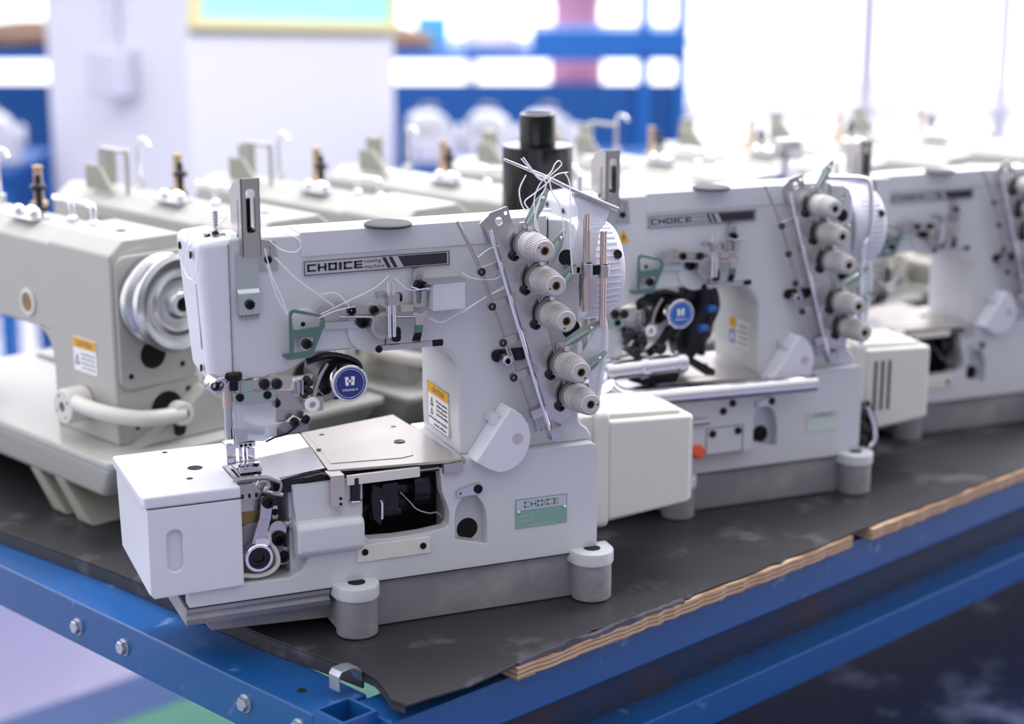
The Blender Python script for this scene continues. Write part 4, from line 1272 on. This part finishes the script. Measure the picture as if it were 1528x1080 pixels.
    # things on the top of the arm
    for x_ in (-.062, -.105):
        pn = MB()
        pn.tube([(x_, .085, .298), (x_, .085, .316), (x_ - .008, .085, .3210), (x_ - .035, .085, .3205)], .0035, n=10)
        pn.lathe([(.006, 0), (.006, .004), (.0035, .006)], (x_, .085, .299), (x_, .085, 1), 14)
        pn.build('thread_hook', 'chrome', t)
    pn = MB()
    pn.tube([(-.250, .060, .297), (-.250, .060, .345), (-.252, .060, .350)], .0030, n=8)
    pn.tube([(-.252, .060, .348), (-.300, .060, .348), (-.305, .060, .345), (-.305, .060, .298)], .0030, n=8)
    pn.build('carry_handle', 'satin', t)
    pn = MB()
    pn.lathe([(.008, 0), (.008, .004), (.004, .006), (.004, .022), (.009, .024), (.009, .028), (.004, .031), (.003, .040), (0, .041)], (-.190, .095, .2985), (-.190, .095, 1), 16)
    pn.build('bobbin_winder', 'oily', t)
    pn = MB()
    pn.box(-.356, -.336, .084, .100, .298, .340, .002)
    pn.build('spool_post', 'beigedark', t)
    hole('oil_hole', (-.010, .085, .3000), (0, 0, 1), .0050, t)
    pn = MB()
    pn.lathe([(.010, 0), (.010, .004), (.0055, .007), (.0050, .040), (.0065, .044), (0, .046)], (-.225, .115, .2985), (-.225, .115, 1), 14)
    pn.build('spool_pin', 'tanwood', t)
    pn = MB()
    pn.tube([(-.285, .100, .298), (-.285, .100, .352), (-.270, .100, .358), (-.262, .100, .350)], .0022, n=8)
    pn.cyl((-.285, .100, .297), (-.285, .100, .306), .006)
    pn.build('thread_hook', 'chrome', t)
    pn = MB()
    for k_ in range(3):
        pn.ball((-.140 - .016 * k_, .060 + .006 * (k_ % 2), .305), .0075, n=12)
    pn.box(-.182, -.130, .050, .074, .2990, .3025, .001)
    pn.build('tension_cluster', 'chrome', t)
    pn = MB()
    pn.hexa([(-.330, .050, .298), (-.270, .050, .298), (-.270, .056, .298), (-.330, .056, .298), (-.330, .050, .328), (-.300, .050, .328), (-.300, .056, .328), (-.330, .056, .328)], .002)
    pn.build('side_bracket', 'beigedark', t)
    MB().box(-.300, -.215, .0385, .0402, .2150, .2700, .001).build('side_panel', 'beigedark', t)
    hole('panel_hole', (-.2920, .0385, .262), nrm, .0045, t)
    MB().box(-.4055, -.396, .060, .120, .160, .285, .004).build('face_plate', 'satin', t)
    MB().box(-.335, -.285, .036, .041, .150, .195, .002).build('dark_bracket', 'oily', t)
    # needle end
    nb = MB()
    nb.cyl((-.372, .09, .10), (-.372, .09, .195), .004)
    nb.cyl((-.360, .09, .098), (-.360, .09, .195), .0045)
    nb.box(-.378, -.352, .08, .102, .0895, .096, .001)
    nb.build('needle_bar', 'steel', t)
    tn = MB()
    for k_ in range(3):
        tn.lathe([(.013, 0), (.013, .002), (.007, .004), (.007, .007), (.012, .009), (.010, .018), (0, .019)], (-.335 + .0 * k_, .0405, .215 + .032 * k_ - .03), (-.335, -1, .215 + .032 * k_ - .03), 18)
    tn.build('tension_dial', 'satin', t)
    dk = MB()
    dk.tube([(-.25, .05, .092), (-.23, .03, .130), (-.225, .03, .165), (-.25, .04, .18)], .005, n=10)
    dk.box(-.30, -.20, .010, .034, .0885, .098, .002)
    dk.build('lifter_lever', 'oily', t)
    return t


LS = 'lockstitch machines in the row behind'
ls0 = make_lockstitch('beige lockstitch sewing machine standing at the left with grooved belt pulley toward the camera', LS)
names = ['second in the rear row, behind the slotted steel guard of the nearest machine', 'third in the rear row, behind the round oil cap of the nearest machine',
         'fourth in the rear row, its near end behind the stepped black cylinder', 'fifth in the rear row, first one right of the stepped black cylinder',
         'sixth in the rear row, its near end close to the capped bright post', 'seventh in the rear row, starting just right of the capped bright post',
         'eighth in the rear row, last but one toward the windows', 'last of the rear row, farthest right toward the windows']
for i in range(1, 9):
    c = copy_tree(ls0)
    c.location = LO + TXv * (.192 * i) - TYv * ((-.012, .008, .03, .05, .05, .08, .10, .12)[i - 1])
    s_ = (.985, .965, .95, .935, .92, .91, .90, .89)[i - 1]
    c.scale = (s_, s_, s_)
    if i not in (1, 2, 5):
        for h_ in find(c, 'carry_handle'):
            bpy.data.objects.remove(h_)
    tag(c, 'beige lockstitch ' + names[i - 1])


def lath_thing(name, label, cat, parts, loc):
    t = thing(name, label, cat, loc)
    for pn, m, prof, n in parts:
        MB().lathe(prof, (0, 0, 0), (0, 0, 1), n).build(pn, m, t)
    return t


# stepped black cylinder and the bright capped post
cf = Vector((-.47673, -1.44567, TOP))
RR, FF = Vector((.92254, -.38591, 0)), Vector((.38591, .92254, 0))


def room(r, f, z):
    return cf + RR * r + FF * f + Vector((0, 0, z))


bc_ = thing('stepped_black_cylinder', 'tall stepped black cylinder standing behind the arm of the nearest interlock machine', 'cylinder', room(.028, 1.985, .0004))
MB().lathe([(.0385, 0), (.0385, .3700), (.0375, .3715), (.0200, .3715)], (0, 0, 0), (0, 0, 1), 48).build('barrel', 'black2', bc_)
MB().lathe([(.0200, .371), (.0200, .4030), (.0188, .4055), (.0150, .4055), (.0145, .4040), (0, .4040)], (0, 0, 0), (0, 0, 1), 40).build('neck', 'black2', bc_)
pp_ = thing('chrome_post', 'bright metal post with a wide cap standing behind the second interlock machine', 'post', room(.345, 2.27, .0004))
MB().cyl((0, 0, 0), (0, 0, .322), .0115, n=28).build('post_shaft', 'chrome', pp_)
MB().lathe([(.0115, .319), (.0180, .321), (.0190, .325), (.0190, .340), (.017, .343), (0, .343)], (0, 0, 0), (0, 0, 1), 32).build('post_cap', 'satin', pp_)
MB().cyl((-.016, -.004, 0), (-.016, -.004, .300), .0040).build('air_hose', 'bbluep', pp_, 'light blue hose beside the post')

# ---------------------------------------------------------------- work table
def table():
    t = thing('steel_work_table', 'blue steel work table topped with a dark metal sheet, carrying the row of machines', 'table', (-.0392, -.1565, TOP), TA)
    s = MB()
    rnd = random.Random(3)
    front = [(.0040, -.0062), (.012, -.0080), (.0279, -.0091), (.0675, -.0143), (.100, -.0120), (.125, -.0100)]
    x = .14
    while x < 1.0:
        front.append((x, -.0095 + rnd.uniform(-.0025, .0030) + (.004 if .18 < x < .24 else 0)))
        x += rnd.uniform(.010, .026)
    left = [(-.045, 1.18), (-.017, .600), (.0013, .426), (.0101, .184), (.0180, .100), (.0204, .067), (.0197, .0488), (.0109, .0256), (.0014, .0075)]
    front += [(3.3, -.010), (3.3, 1.18)] + left
    s.prism(front, 'z', -.0025, 0, bev=.0006)
    inn = [(x_ + .002, y_) for x_, y_ in left]
    s.prism(left[:6] + inn[:6][::-1], 'z', -.0145, -.0006)
    rim = left[5:] + [(.0040, -.0062)]
    s.prism(rim + [(x_ + .0016, y_ + .0008) for x_, y_ in rim][::-1], 'z', -.0075, .0012)
    s.build('table_sheet', 'sheet', t, 'dark grey metal sheet with ragged worn edges')
    c = MB()                                                 # crumpled lip of the sheet over the ply edge
    r3 = random.Random(5)
    pts = [(.128 + .0085 * k, -.0105 + r3.uniform(-.0015, .0015)) for k in range(26)]
    hz = [max(.0002, .0016 * math.sin(k * .5) + (.0050 if k in (7, 8) else 0) + (.0025 if k in (6, 9, 16) else 0) + r3.uniform(-.0004, .0006)) for k in range(26)]
    for (a, b), (h0, h1) in zip(zip(pts, pts[1:]), zip(hz, hz[1:])):
        c.hexa([(a[0], a[1] - .0010, -.0035), (b[0], b[1] - .0010, -.0035), (b[0], b[1] + .0012, -.0005), (a[0], a[1] + .0012, -.0005),
                (a[0], a[1] - .0012 - h0 * .3, h0), (b[0], b[1] - .0012 - h1 * .3, h1), (b[0], b[1] + .0030 + h1, .0003), (a[0], a[1] + .0030 + h0, .0003)])
    c.build('crumpled_lip', 'sheetedge', t, 'crumpled bright edge of the metal sheet')
    # plywood strips
    def ply(x0, x1, y0):
        m = MB()
        r2 = random.Random(int(x0 * 100))
        n = int((x1 - x0) / .011)
        top, bot = [], []
        for i in range(n + 1):
            u = x0 + (x1 - x0) * i / n
            top.append((u, y0 + r2.uniform(-.0015, .0015)))
        for i in range(n):
            (xa, ya), (xb, yb) = top[i], top[i + 1]
            za, zb = -.0150 + r2.uniform(-.0006, .0006), -.0028
            m.hexa([(xa, ya, za), (xb, yb, za), (xb, .10, za), (xa, .10, za), (xa, ya - .001, zb), (xb, yb - .001, zb), (xb, .10, zb), (xa, .10, zb)])
        return m.build('plywood_board', 'ply', t, 'splintered edge of a plywood board')
    ply(.126, .605, -.0110)
    ply(.638, 2.6, -.0120)
    MB().box(.60, .645, .010, .10, -.0165, -.0026).build('plywood_board', 'ply', t)
    # steel frame
    def tubebeam(name, pts, z0, z1, m='bluesteel', label=None):
        return MB().prism(pts, 'z', z0, z1, bev=.003).build(name, m, t, label)
    tubebeam('side_beam', [(-.0400, .0565), (.0180, .0565), (.0180, .60), (-.005, 1.15), (-.075, 1.15), (-.0505, .57)], -.0600, -.0150)
    tubebeam('front_beam', [(-.003, .002), (3.3, .002), (3.3, .0560), (-.003, .0560)], -.0590, -.0170)
    tubebeam('back_beam', [(-.05, 1.11), (3.3, 1.11), (3.3, 1.15), (-.05, 1.15)], -.0590, -.0170)
    for x in (1.0, 2.1, 3.2):
        tubebeam('cross_beam', [(x, .042), (x + .04, .042), (x + .04, 1.11), (x, 1.11)], -.0590, -.0170)
    p = MB()
    ho = [(-.0400, .018), (-.0030, .018), (-.0030, .056), (-.0400, .056)]
    hi = [(-.0370, .021), (-.0060, .021), (-.0060, .053), (-.0370, .053)]
    p.prism(ho, 'z', -.30, -.0105, holes=[hi], bev=.0006)
    p.prism(ho, 'z', -.80, -.10)
    p.build('leg', 'bluesteel', t)
    for x, y in ((3.26, .018), (-.07, 1.11), (3.26, 1.11)):
        MB().box(x, x + .038, y, y + .038, -.80, -.017).build('leg', 'bluesteel', t)
    w = MB().box(.0, 3.3, .034, .040, -.1150, -.058).build('apron_plate', 'darkblue', t, 'dirty dark blue steel apron below the front beam')
    tubebeam('lower_rail', [(-.003, -.004), (3.3, -.004), (3.3, .036), (-.003, .036)], -.1480, -.1125)
    MB().box(-.0, 3.3, -.50, .42, -.4060, -.4000).build('lower_shelf', 'scratched', t, 'dark blue scratched lower shelf')
    for x in (.0, 1.6, 3.2):
        MB().box(x, x + .03, .0, .03, -.40, -.14).build('shelf_strut', 'bluesteel', t)
    # hexagon bolts on the side beam
    for y, z in ((.4085, -.0395), (.331, -.0375), (.1475, -.0345), (.075, -.0330)):
        xo = -.0400 - (y - .056) / .514 * .0105
        b = MB()
        b.lathe([(.0068, 0), (.0068, .0048), (.0058, .0060), (0, .0060)], (xo, y, z), (xo - 1, y, z + .02), 6)
        b.lathe([(.0082, -.0004), (.0082, .0010), (.006, .0012)], (xo, y, z), (xo - 1, y, z + .02), 20)
        b.build('hex_bolt', 'zinc', t)
    MB().cyl((-.0180, .100, -.0152), (-.0180, .100, -.0146), .0042).build('beam_hole', 'black', t)
    return t


M['bluesteel'] = mat('blue_paint', '#12508f', .32, .0, var=.06, scale=12, coat=.3, second='#5f82a8', fac=(.62, .68), s2=22, bump=.05, bscale=60)
M['darkblue'] = mat('dirty_blue_paint', '#1b2f55', .45, var=.2, scale=8, second='#3a2f38', fac=(.52, .66), s2=9, bump=.1)
M['scratched'] = mat('scratched_blue_paint', '#0f2258', .6, ior=1.25, var=.2, scale=6, second='#8f9cc8', fac=(.56, .72), s2=6)
M['sheet'] = mat('dark_sheet_metal', '#3b3b3f', .42, .35, var=.15, scale=9, second='#66656b', fac=(.55, .66), s2=10, bump=.12, bscale=40)
M['sheetedge'] = mat('worn_sheet_edge', '#77757a', .35, .7, var=.3, scale=90)
M['zinc'] = mat('zinc_bolt', '#b9bfc6', .3, .85, var=.1)


def ply_mat():
    m = mat('plywood_edge', '#c7a88c', .75, var=.12, scale=60)
    nt = m.node_tree
    n, l = nt.nodes, nt.links
    b = n['Principled BSDF']
    old = b.inputs['Base Color'].links[0].from_socket
    co = n.new('ShaderNodeTexCoord')
    wv = n.new('ShaderNodeTexWave')
    wv.bands_direction = 'Z'
    wv.inputs['Scale'].default_value = 75
    wv.inputs['Distortion'].default_value = 2.5
    wv.inputs['Detail'].default_value = 3
    mp = n.new('ShaderNodeMapping')
    mp.inputs['Scale'].default_value = (.25, .25, 1)
    l.new(co.outputs['Object'], mp.inputs['Vector'])
    l.new(mp.outputs['Vector'], wv.inputs['Vector'])
    mx = n.new('ShaderNodeMix')
    mx.data_type = 'RGBA'
    mx.inputs['B'].default_value = lin('#8d6c50')
    rp = n.new('ShaderNodeMapRange')
    rp.inputs['From Min'].default_value, rp.inputs['From Max'].default_value = .55, .95
    l.new(wv.outputs['Fac'], rp.inputs['Value'])
    l.new(rp.outputs['Result'], mx.inputs['Factor'])
    l.new(old, mx.inputs['A'])
    l.new(mx.outputs['Result'], b.inputs['Base Color'])
    return m


M['ply'] = ply_mat()
tb = table()

# bent bright clip lying at the table corner
def tpt(x, y, z=0):
    return Vector((-.0392, -.1565, TOP + z)) + TXv * x + TYv * y


cl = thing('metal_clip', 'small bent bright metal clip at the near corner of the dark table sheet', 'clip', tpt(.008, .072), TA)
m = MB()
m.prism([(-.0150, -.012), (-.0150, .004), (-.0120, .008), (.0000, .0085), (.0100, .003), (.0150, -.0100), (.0165, -.0100), (.0130, .003), (.0090, .0085), (.0, .0105), (-.0130, .0100), (-.0170, .005), (-.0170, -.012)], 'y', -.0085, .0085, bev=.0006)
m.build('clip_band', 'zinc', cl)
cl.scale = (.8, .8, .8)

# ---------------------------------------------------------------- the hall
M['floor'] = mat('hall_floor', '#85829f', .25, var=.04, scale=3, coat=.3)
M['floorgreen'] = mat('green_floor_paint', '#2f6a55', .3, var=.15, scale=4, coat=.3)
M['floorblue'] = mat('blue_floor_line', '#27406f', .35, var=.1, scale=4)
M['wall'] = mat('white_wall_paint', '#e6e6f2', .6, var=.01)
M['column'] = mat('column_paint', '#e2e2ee', .6, var=.01)
M['rackblue'] = mat('rack_blue', '#2a6fc0', .4, var=.05)
M['rackpanel'] = mat('rack_panel_blue', '#1f5aa0', .45, var=.12, scale=2)
M['mint'] = mat('mint_board', '#aeece6', .4, var=.03)
M['gold'] = mat('pale_gold_frame', '#f2e6b0', .4, .2, var=.03)
M['lilac'] = mat('lilac_box', '#d3d1e4', .5, var=.02)
M['pink'] = mat('pink_plastic', '#dc9dbd', .5, var=.05)
M['brown'] = mat('brown_sacking', '#8c6f5d', .8, var=.25, scale=14)
M['aqua'] = mat('aqua_box', '#63bfe0', .5, var=.04)
M['tarp'] = mat('blue_film', '#6f9fe0', .3, var=.05, alpha=.7)
M['glass'] = mat('window_glass', '#ffffff', .02, var=0, trans=1., ior=1.05)
RZ = R(67.3 - 90)


def struct(name, mb, m, label=None):
    o = mb.build(name, m)
    o['kind'] = 'structure'
    if label:
        o['label'] = label
    return o


FZ = 0
fl = MB()
fl.box(-6, 9, -4, 12, -.05, FZ)
o = struct('floor', fl, 'floor')
fg = MB()
a = [tpt(-6, .62, -TOP), tpt(9, .62, -TOP), tpt(9, 1.63, -TOP), tpt(-6, 1.63, -TOP)]
fg.prism([(v.x, v.y) for v in a], 'z', FZ, FZ + .002)
struct('trim_1', fg, 'floorgreen')
fg = MB()
a = [tpt(-6, 1.63, -TOP), tpt(9, 1.63, -TOP), tpt(9, 1.78, -TOP), tpt(-6, 1.78, -TOP)]
fg.prism([(v.x, v.y) for v in a], 'z', FZ, FZ + .003)
struct('trim_2', fg, 'floorblue')

# square column with its switch box, conduit and framed board
ce = .62
cc_ = room(-.742, 4.2, 0)
cp = MB()
c0, c1 = cc_, cc_ + TXv * ce
c2, c3 = c1 + TYv * ce, cc_ + TYv * ce
cp.prism([(v.x, v.y) for v in (c0, c1, c2, c3)], 'z', 0, 3.2, bev=.004)
struct('wall_column', cp, 'column')
bx = thing('junction_box', 'grey white electrical junction box with a conduit on the column', 'box', cc_ + TYv * .285 + Vector((0, 0, .245)), TA + R(90))
# local x runs along the left face away from the corner, local y points out of the face
MB().box(-.085, .085, .001, .005, -.062, .062, .003).build('back_plate', 'lilac', bx)
MB().box(-.070, .055, .004, .060, -.055, .055, .006).build('box_cover', 'lilac', bx)
MB().box(-.010, .018, .002, .026, .055, 2.2, .003).build('conduit', 'lilac', bx)
bd = thing('notice_board', 'mint green notice board in a pale gold frame on the column', 'board', cc_ + TXv * .30 + Vector((0, 0, .345)), TA)
MB().box(-.275, .300, -.012, -.001, .015, .60).build('board_face', 'mint', bd)
f = MB()
f.prism([(-.295, -.002), (.315, -.002), (.315, .62), (-.295, .62)], 'y', -.022, -.001, holes=[[(-.272, .020), (.292, .020), (.292, .60), (-.272, .60)]], bev=.002)
f.build('board_frame', 'gold', bd)
bd.rotation_euler = (0, R(3.2), TA)

# back wall with its tall windows, plus low panes added to brighten below the sill
wl = MB()
WF = 8.4
M4 = Matrix.Translation(room(0, WF, -TOP)) @ Matrix.Rotation(RZ, 4, 'Z')
wins = [(-5.2, -.2), (-.17, 1.60), (1.66, 2.235), (2.275, 6.0)]
wl.prism([(-6, 0), (7, 0), (7, 3.6), (-6, 3.6)], 'y', 0, .12, holes=[[(a, .53), (b, .53), (b, 3.4), (a, 3.4)] for a, b in wins] + [[(a, .10), (b, .10), (b, .50), (a, .50)] for a, b in wins], mx=M4)
struct('wall_back', wl, 'wall')
for i, (a, b) in enumerate(wins):
    g = MB().box(a, b, .05, .056, .10, .50, mx=M4).box(a, b, .05, .056, .53, 3.4, mx=M4).build('window_%d' % (i + 1), 'glass')
    g['kind'] = 'structure'
    fr = MB()
    fr.prism([(a, .53), (b, .53), (b, 3.4), (a, 3.4)], 'y', .03, .08, holes=[[(a + .010, .540), (b - .010, .540), (b - .010, 3.388), (a + .010, 3.388)]], mx=M4)
    fr.build('window_frame', 'lilac', g)
sl = MB().box(-6, 7, -.06, .0, .50, .525, .004, mx=M4)
struct('trim_3', sl, 'wall')

# blue storage rack with goods
RK = 5.5
rk = thing('storage_rack', 'long blue steel storage rack with a solid lower panel behind the column', 'rack', room(0, RK, -TOP), RZ)
MB().box(-2.6, .505, .02, .03, .20, .915, .003).build('lower_panel', 'rackpanel', rk)
for x in (.378, .490, -1.3, -2.6):
    MB().box(x, x + .034, -.02, .015, 0, 2.2, .003).build('upright', 'rackblue', rk)
MB().box(-2.6, .52, -.02, .02, .985, 1.015, .003).build('shelf_beam', 'rackblue', rk)
MB().box(-2.6, .52, .02, .60, 1.000, 1.012).build('shelf_board', 'rackblue', rk)
MB().box(.06, .52, -.015, .30, 1.015, 1.075, .003).build('raised_tray', 'rackblue', rk)
MB().prism([(.50, 0), (.62, .02), (.50, .3)], 'z', 1.030, 1.036).build('corner_film', 'tarp', rk, 'thin blue film flap sticking out of the rack end')


def bundle(label, r, f, z, sx, sy, sz, m, group, seed):
    rr = random.Random(seed)
    mb = MB()
    t_ = bmesh.new()
    bmesh.ops.create_icosphere(t_, subdivisions=3, radius=1)
    for v in t_.verts:
        n = 1 + .18 * math.sin(3 * v.co.x + seed) * math.cos(4 * v.co.y) + rr.uniform(-.04, .04)
        v.co = Vector((v.co.x * sx * n, v.co.y * sy * n, max(0, v.co.z * n + .35) * sz))
    mb.add(t_)
    o = mb.build('cloth_bundle', m)
    o.location = room(r, f, z)
    o.rotation_euler = (0, 0, RZ)
    return tag(o, label, 'bundle', group)


bundle('brown cloth bundle at the far left of the blue rack shelf', -1.50, RK + .15, .214, .26, .15, .055, 'brown', 'goods on the rack shelf', 1)
bundle('brown and grey cloth bundle on the rack shelf right beside the column', -.36, RK + .15, .214, .13, .12, .045, 'brown', 'goods on the rack shelf', 2)
bundle('pale lilac cloth bundle on the rack shelf left of the blue tray', -.06, RK + .14, .214, .085, .10, .045, 'lilac', 'goods on the rack shelf', 3)
ab = MB().box(-.05, .05, -.05, .05, 0, .075, .006)
o = ab.build('storage_box', 'aqua')
o.location = room(-.255, RK + .42, .214)
o.rotation_euler = (0, 0, RZ)
tag(o, 'small aqua box on the rack shelf behind the brown bundle', 'box')
MB().box(-.053, .053, -.053, .053, .070, .078, .003).build('box_lid', 'aqua', o)
bd_ = thing('pink_barrel', 'tall pink barrel standing behind the blue rack', 'barrel', room(.225, RK + .95, -TOP), RZ)
MB().lathe([(.088, 0), (.092, .01), (.095, .5), (.095, .98), (.090, 1.0), (.082, 1.02), (.082, 1.10), (.090, 1.12), (.095, 1.14), (.095, 1.50), (.09, 1.51), (0, 1.51)], (0, 0, 0), (0, 0, 1), 28).build('barrel_body', 'pink', bd_)
MB().cyl((0, 0, 1.51), (0, 0, 1.53), .080).build('barrel_lid', 'lilac', bd_)

# bench in front of the rack with white overlock heads
bn = thing('side_bench', 'low blue bench carrying the white machine heads right of the column', 'bench', room(-.05, 4.75, -TOP), RZ)
MB().box(-.22, .62, -.22, .22, .760, .790, .004).build('bench_top', 'rackpanel', bn)
for x, y in ((-.14, -.2), (.56, -.2), (-.14, .16), (.56, .16)):
    MB().box(x, x + .04, y, y + .04, 0, .762).build('leg', 'rackblue', bn)


def overlock(label, loc):
    t = thing('overlock_machine_head', label, 'sewing machine', loc, RZ + R(8), 'white overlock heads on the side bench')
    b = MB()
    b.prism([(-.085, 0), (.095, 0), (.095, .045), (.085, .085), (.060, .125), (.020, .146), (-.050, .146), (-.078, .125), (-.085, .08)], 'y', -.07, .07, bev=.010, seg=3)
    b.build('body', 'white', t)
    b = MB()
    b.box(-.055, .020, -.085, -.066, .010, .070, .004)
    b.build('looper_bay', 'lilac', t)
    b = MB()
    b.lathe([(.030, 0), (.034, .004), (.034, .020), (.026, .026), (0, .028)], (.092, 0, .075), (1, 0, .075), 24)
    b.build('handwheel', 'white', t)
    for k_ in range(3):
        MB().lathe([(.008, 0), (.009, .003), (.007, .014), (0, .015)], (-.045 + k_ * .025, -.069, .100), (-.045 + k_ * .025, -1, .100), 12).build('tension_knob', 'knob', t)
    b = MB()
    b.tube([(-.03, 0, .144), (-.03, 0, .165), (.02, 0, .165), (.02, 0, .144)], .004)
    b.build('carry_handle', 'satin', t)
    MB().box(-.06, -.035, -.0725, -.0695, .020, .050).build('dark_opening', 'oily', t)
    return t


ov = overlock('white overlock head on the side bench next to the column', room(-.208, 4.66, -.0095))
ov.scale = (.72, .72, .9)
for lb_, r_ in (('white overlock head on the side bench, second from the column', -.058), ('white overlock head on the side bench directly behind the black cylinder', .095)):
    c = copy_tree(ov)
    c.location = room(r_, 4.66, -.0095)
    c.scale = (.72, .72, .9)
    tag(c, lb_)
    c.rotation_euler = (0, 0, RZ + R(-4 if r_ < 0 else 14))
for lb_, r_ in (('white overlock head on the side bench left of the column', -1.33),):
    c = copy_tree(ov)
    c.location = room(r_, 4.66, -.0095)
    tag(c, lb_)
bn = thing('side_bench', 'low blue bench carrying one white machine head left of the column', 'bench', room(-1.75, 4.75, -TOP), RZ)
MB().box(-.5, .50, -.22, .22, .760, .790, .004).build('bench_top', 'rackpanel', bn)
for x, y in ((-.46, -.2), (.44, -.2), (-.46, .16), (.44, .16)):
    MB().box(x, x + .04, y, y + .04, 0, .762).build('leg', 'rackblue', bn)

# ---------------------------------------------------------------- daylight and added fill lights
w = bpy.data.worlds.new('sky')
SC.world = w
w.use_nodes = True
nt = w.node_tree
n, l = nt.nodes, nt.links
bg = n['Background']
tc = n.new('ShaderNodeTexCoord')
def lobe(d, lo, hi):
    dp = n.new('ShaderNodeVectorMath')
    dp.operation = 'DOT_PRODUCT'
    dp.inputs[1].default_value = Vector(d).normalized()
    l.new(tc.outputs['Generated'], dp.inputs[0])
    mr = n.new('ShaderNodeMapRange')
    mr.interpolation_type = 'SMOOTHSTEP'
    mr.inputs['From Min'].default_value, mr.inputs['From Max'].default_value = lo, hi
    l.new(dp.outputs['Value'], mr.inputs['Value'])
    return mr.outputs['Result']
def math_(op, a, b):
    m_ = n.new('ShaderNodeMath')
    m_.operation = op
    for i_, v_ in enumerate((a, b)):
        if isinstance(v_, (int, float)):
            m_.inputs[i_].default_value = v_
        else:
            l.new(v_, m_.inputs[i_])
    return m_.outputs[0]
back = lobe(FF * .9 + RR * .45 + Vector((0, 0, .25)), .35, .95)
left = lobe(RR * -.9 + FF * .25 + Vector((0, 0, .35)), .2, .95)
up = lobe((0, 0, 1), .1, 1)
st = math_('ADD', math_('ADD', math_('ADD', .30, math_('MULTIPLY', up, .75)), math_('MULTIPLY', back, 2.4)), math_('MULTIPLY', left, 1.15))
l.new(st, bg.inputs['Strength'])
bg.inputs['Color'].default_value = (.94, .94, 1, 1)

def lamp(name, loc, to, sx, sy, e, col=(1, .98, 1)):
    a = bpy.data.lights.new(name, 'AREA')
    a.shape = 'RECTANGLE'
    a.size, a.size_y, a.energy, a.color = sx, sy, e, col
    o_ = bpy.data.objects.new(name, a)
    COL.objects.link(o_)
    o_.location = loc
    o_.rotation_euler = (Vector(to) - Vector(loc)).to_track_quat('-Z', 'Y').to_euler()
    return o_


lamp('added_fill', room(.5, 2.5, 2.2), room(-.5, 4.5, .1), 2.4, .5, 60)  # unseen area light added to brighten the column, no fixture hangs there
lamp('added_fill', room(.9, 3.0, 2.3), room(.6, 3.4, 0), 2.4, .5, 10)  # weaker added fill toward the back, likewise without a fixture

cam = bpy.data.cameras.new('camera')
co = bpy.data.objects.new('camera', cam)
COL.objects.link(co)
SC.camera = co
co.location = (-.47673, -1.44567, .62 + TOP)
co.rotation_euler = (R(90 - 13.917), 0, RZ)
cam.sensor_width = 36
cam.lens = 2720 / 1528 * 36
cam.clip_end = 100
cam.dof.use_dof = True
cam.dof.focus_distance = 1.60
cam.dof.aperture_fstop = 3.0
SC.view_settings.view_transform = 'Standard'
SC.view_settings.look = 'None'
SC.view_settings.exposure = 0.34
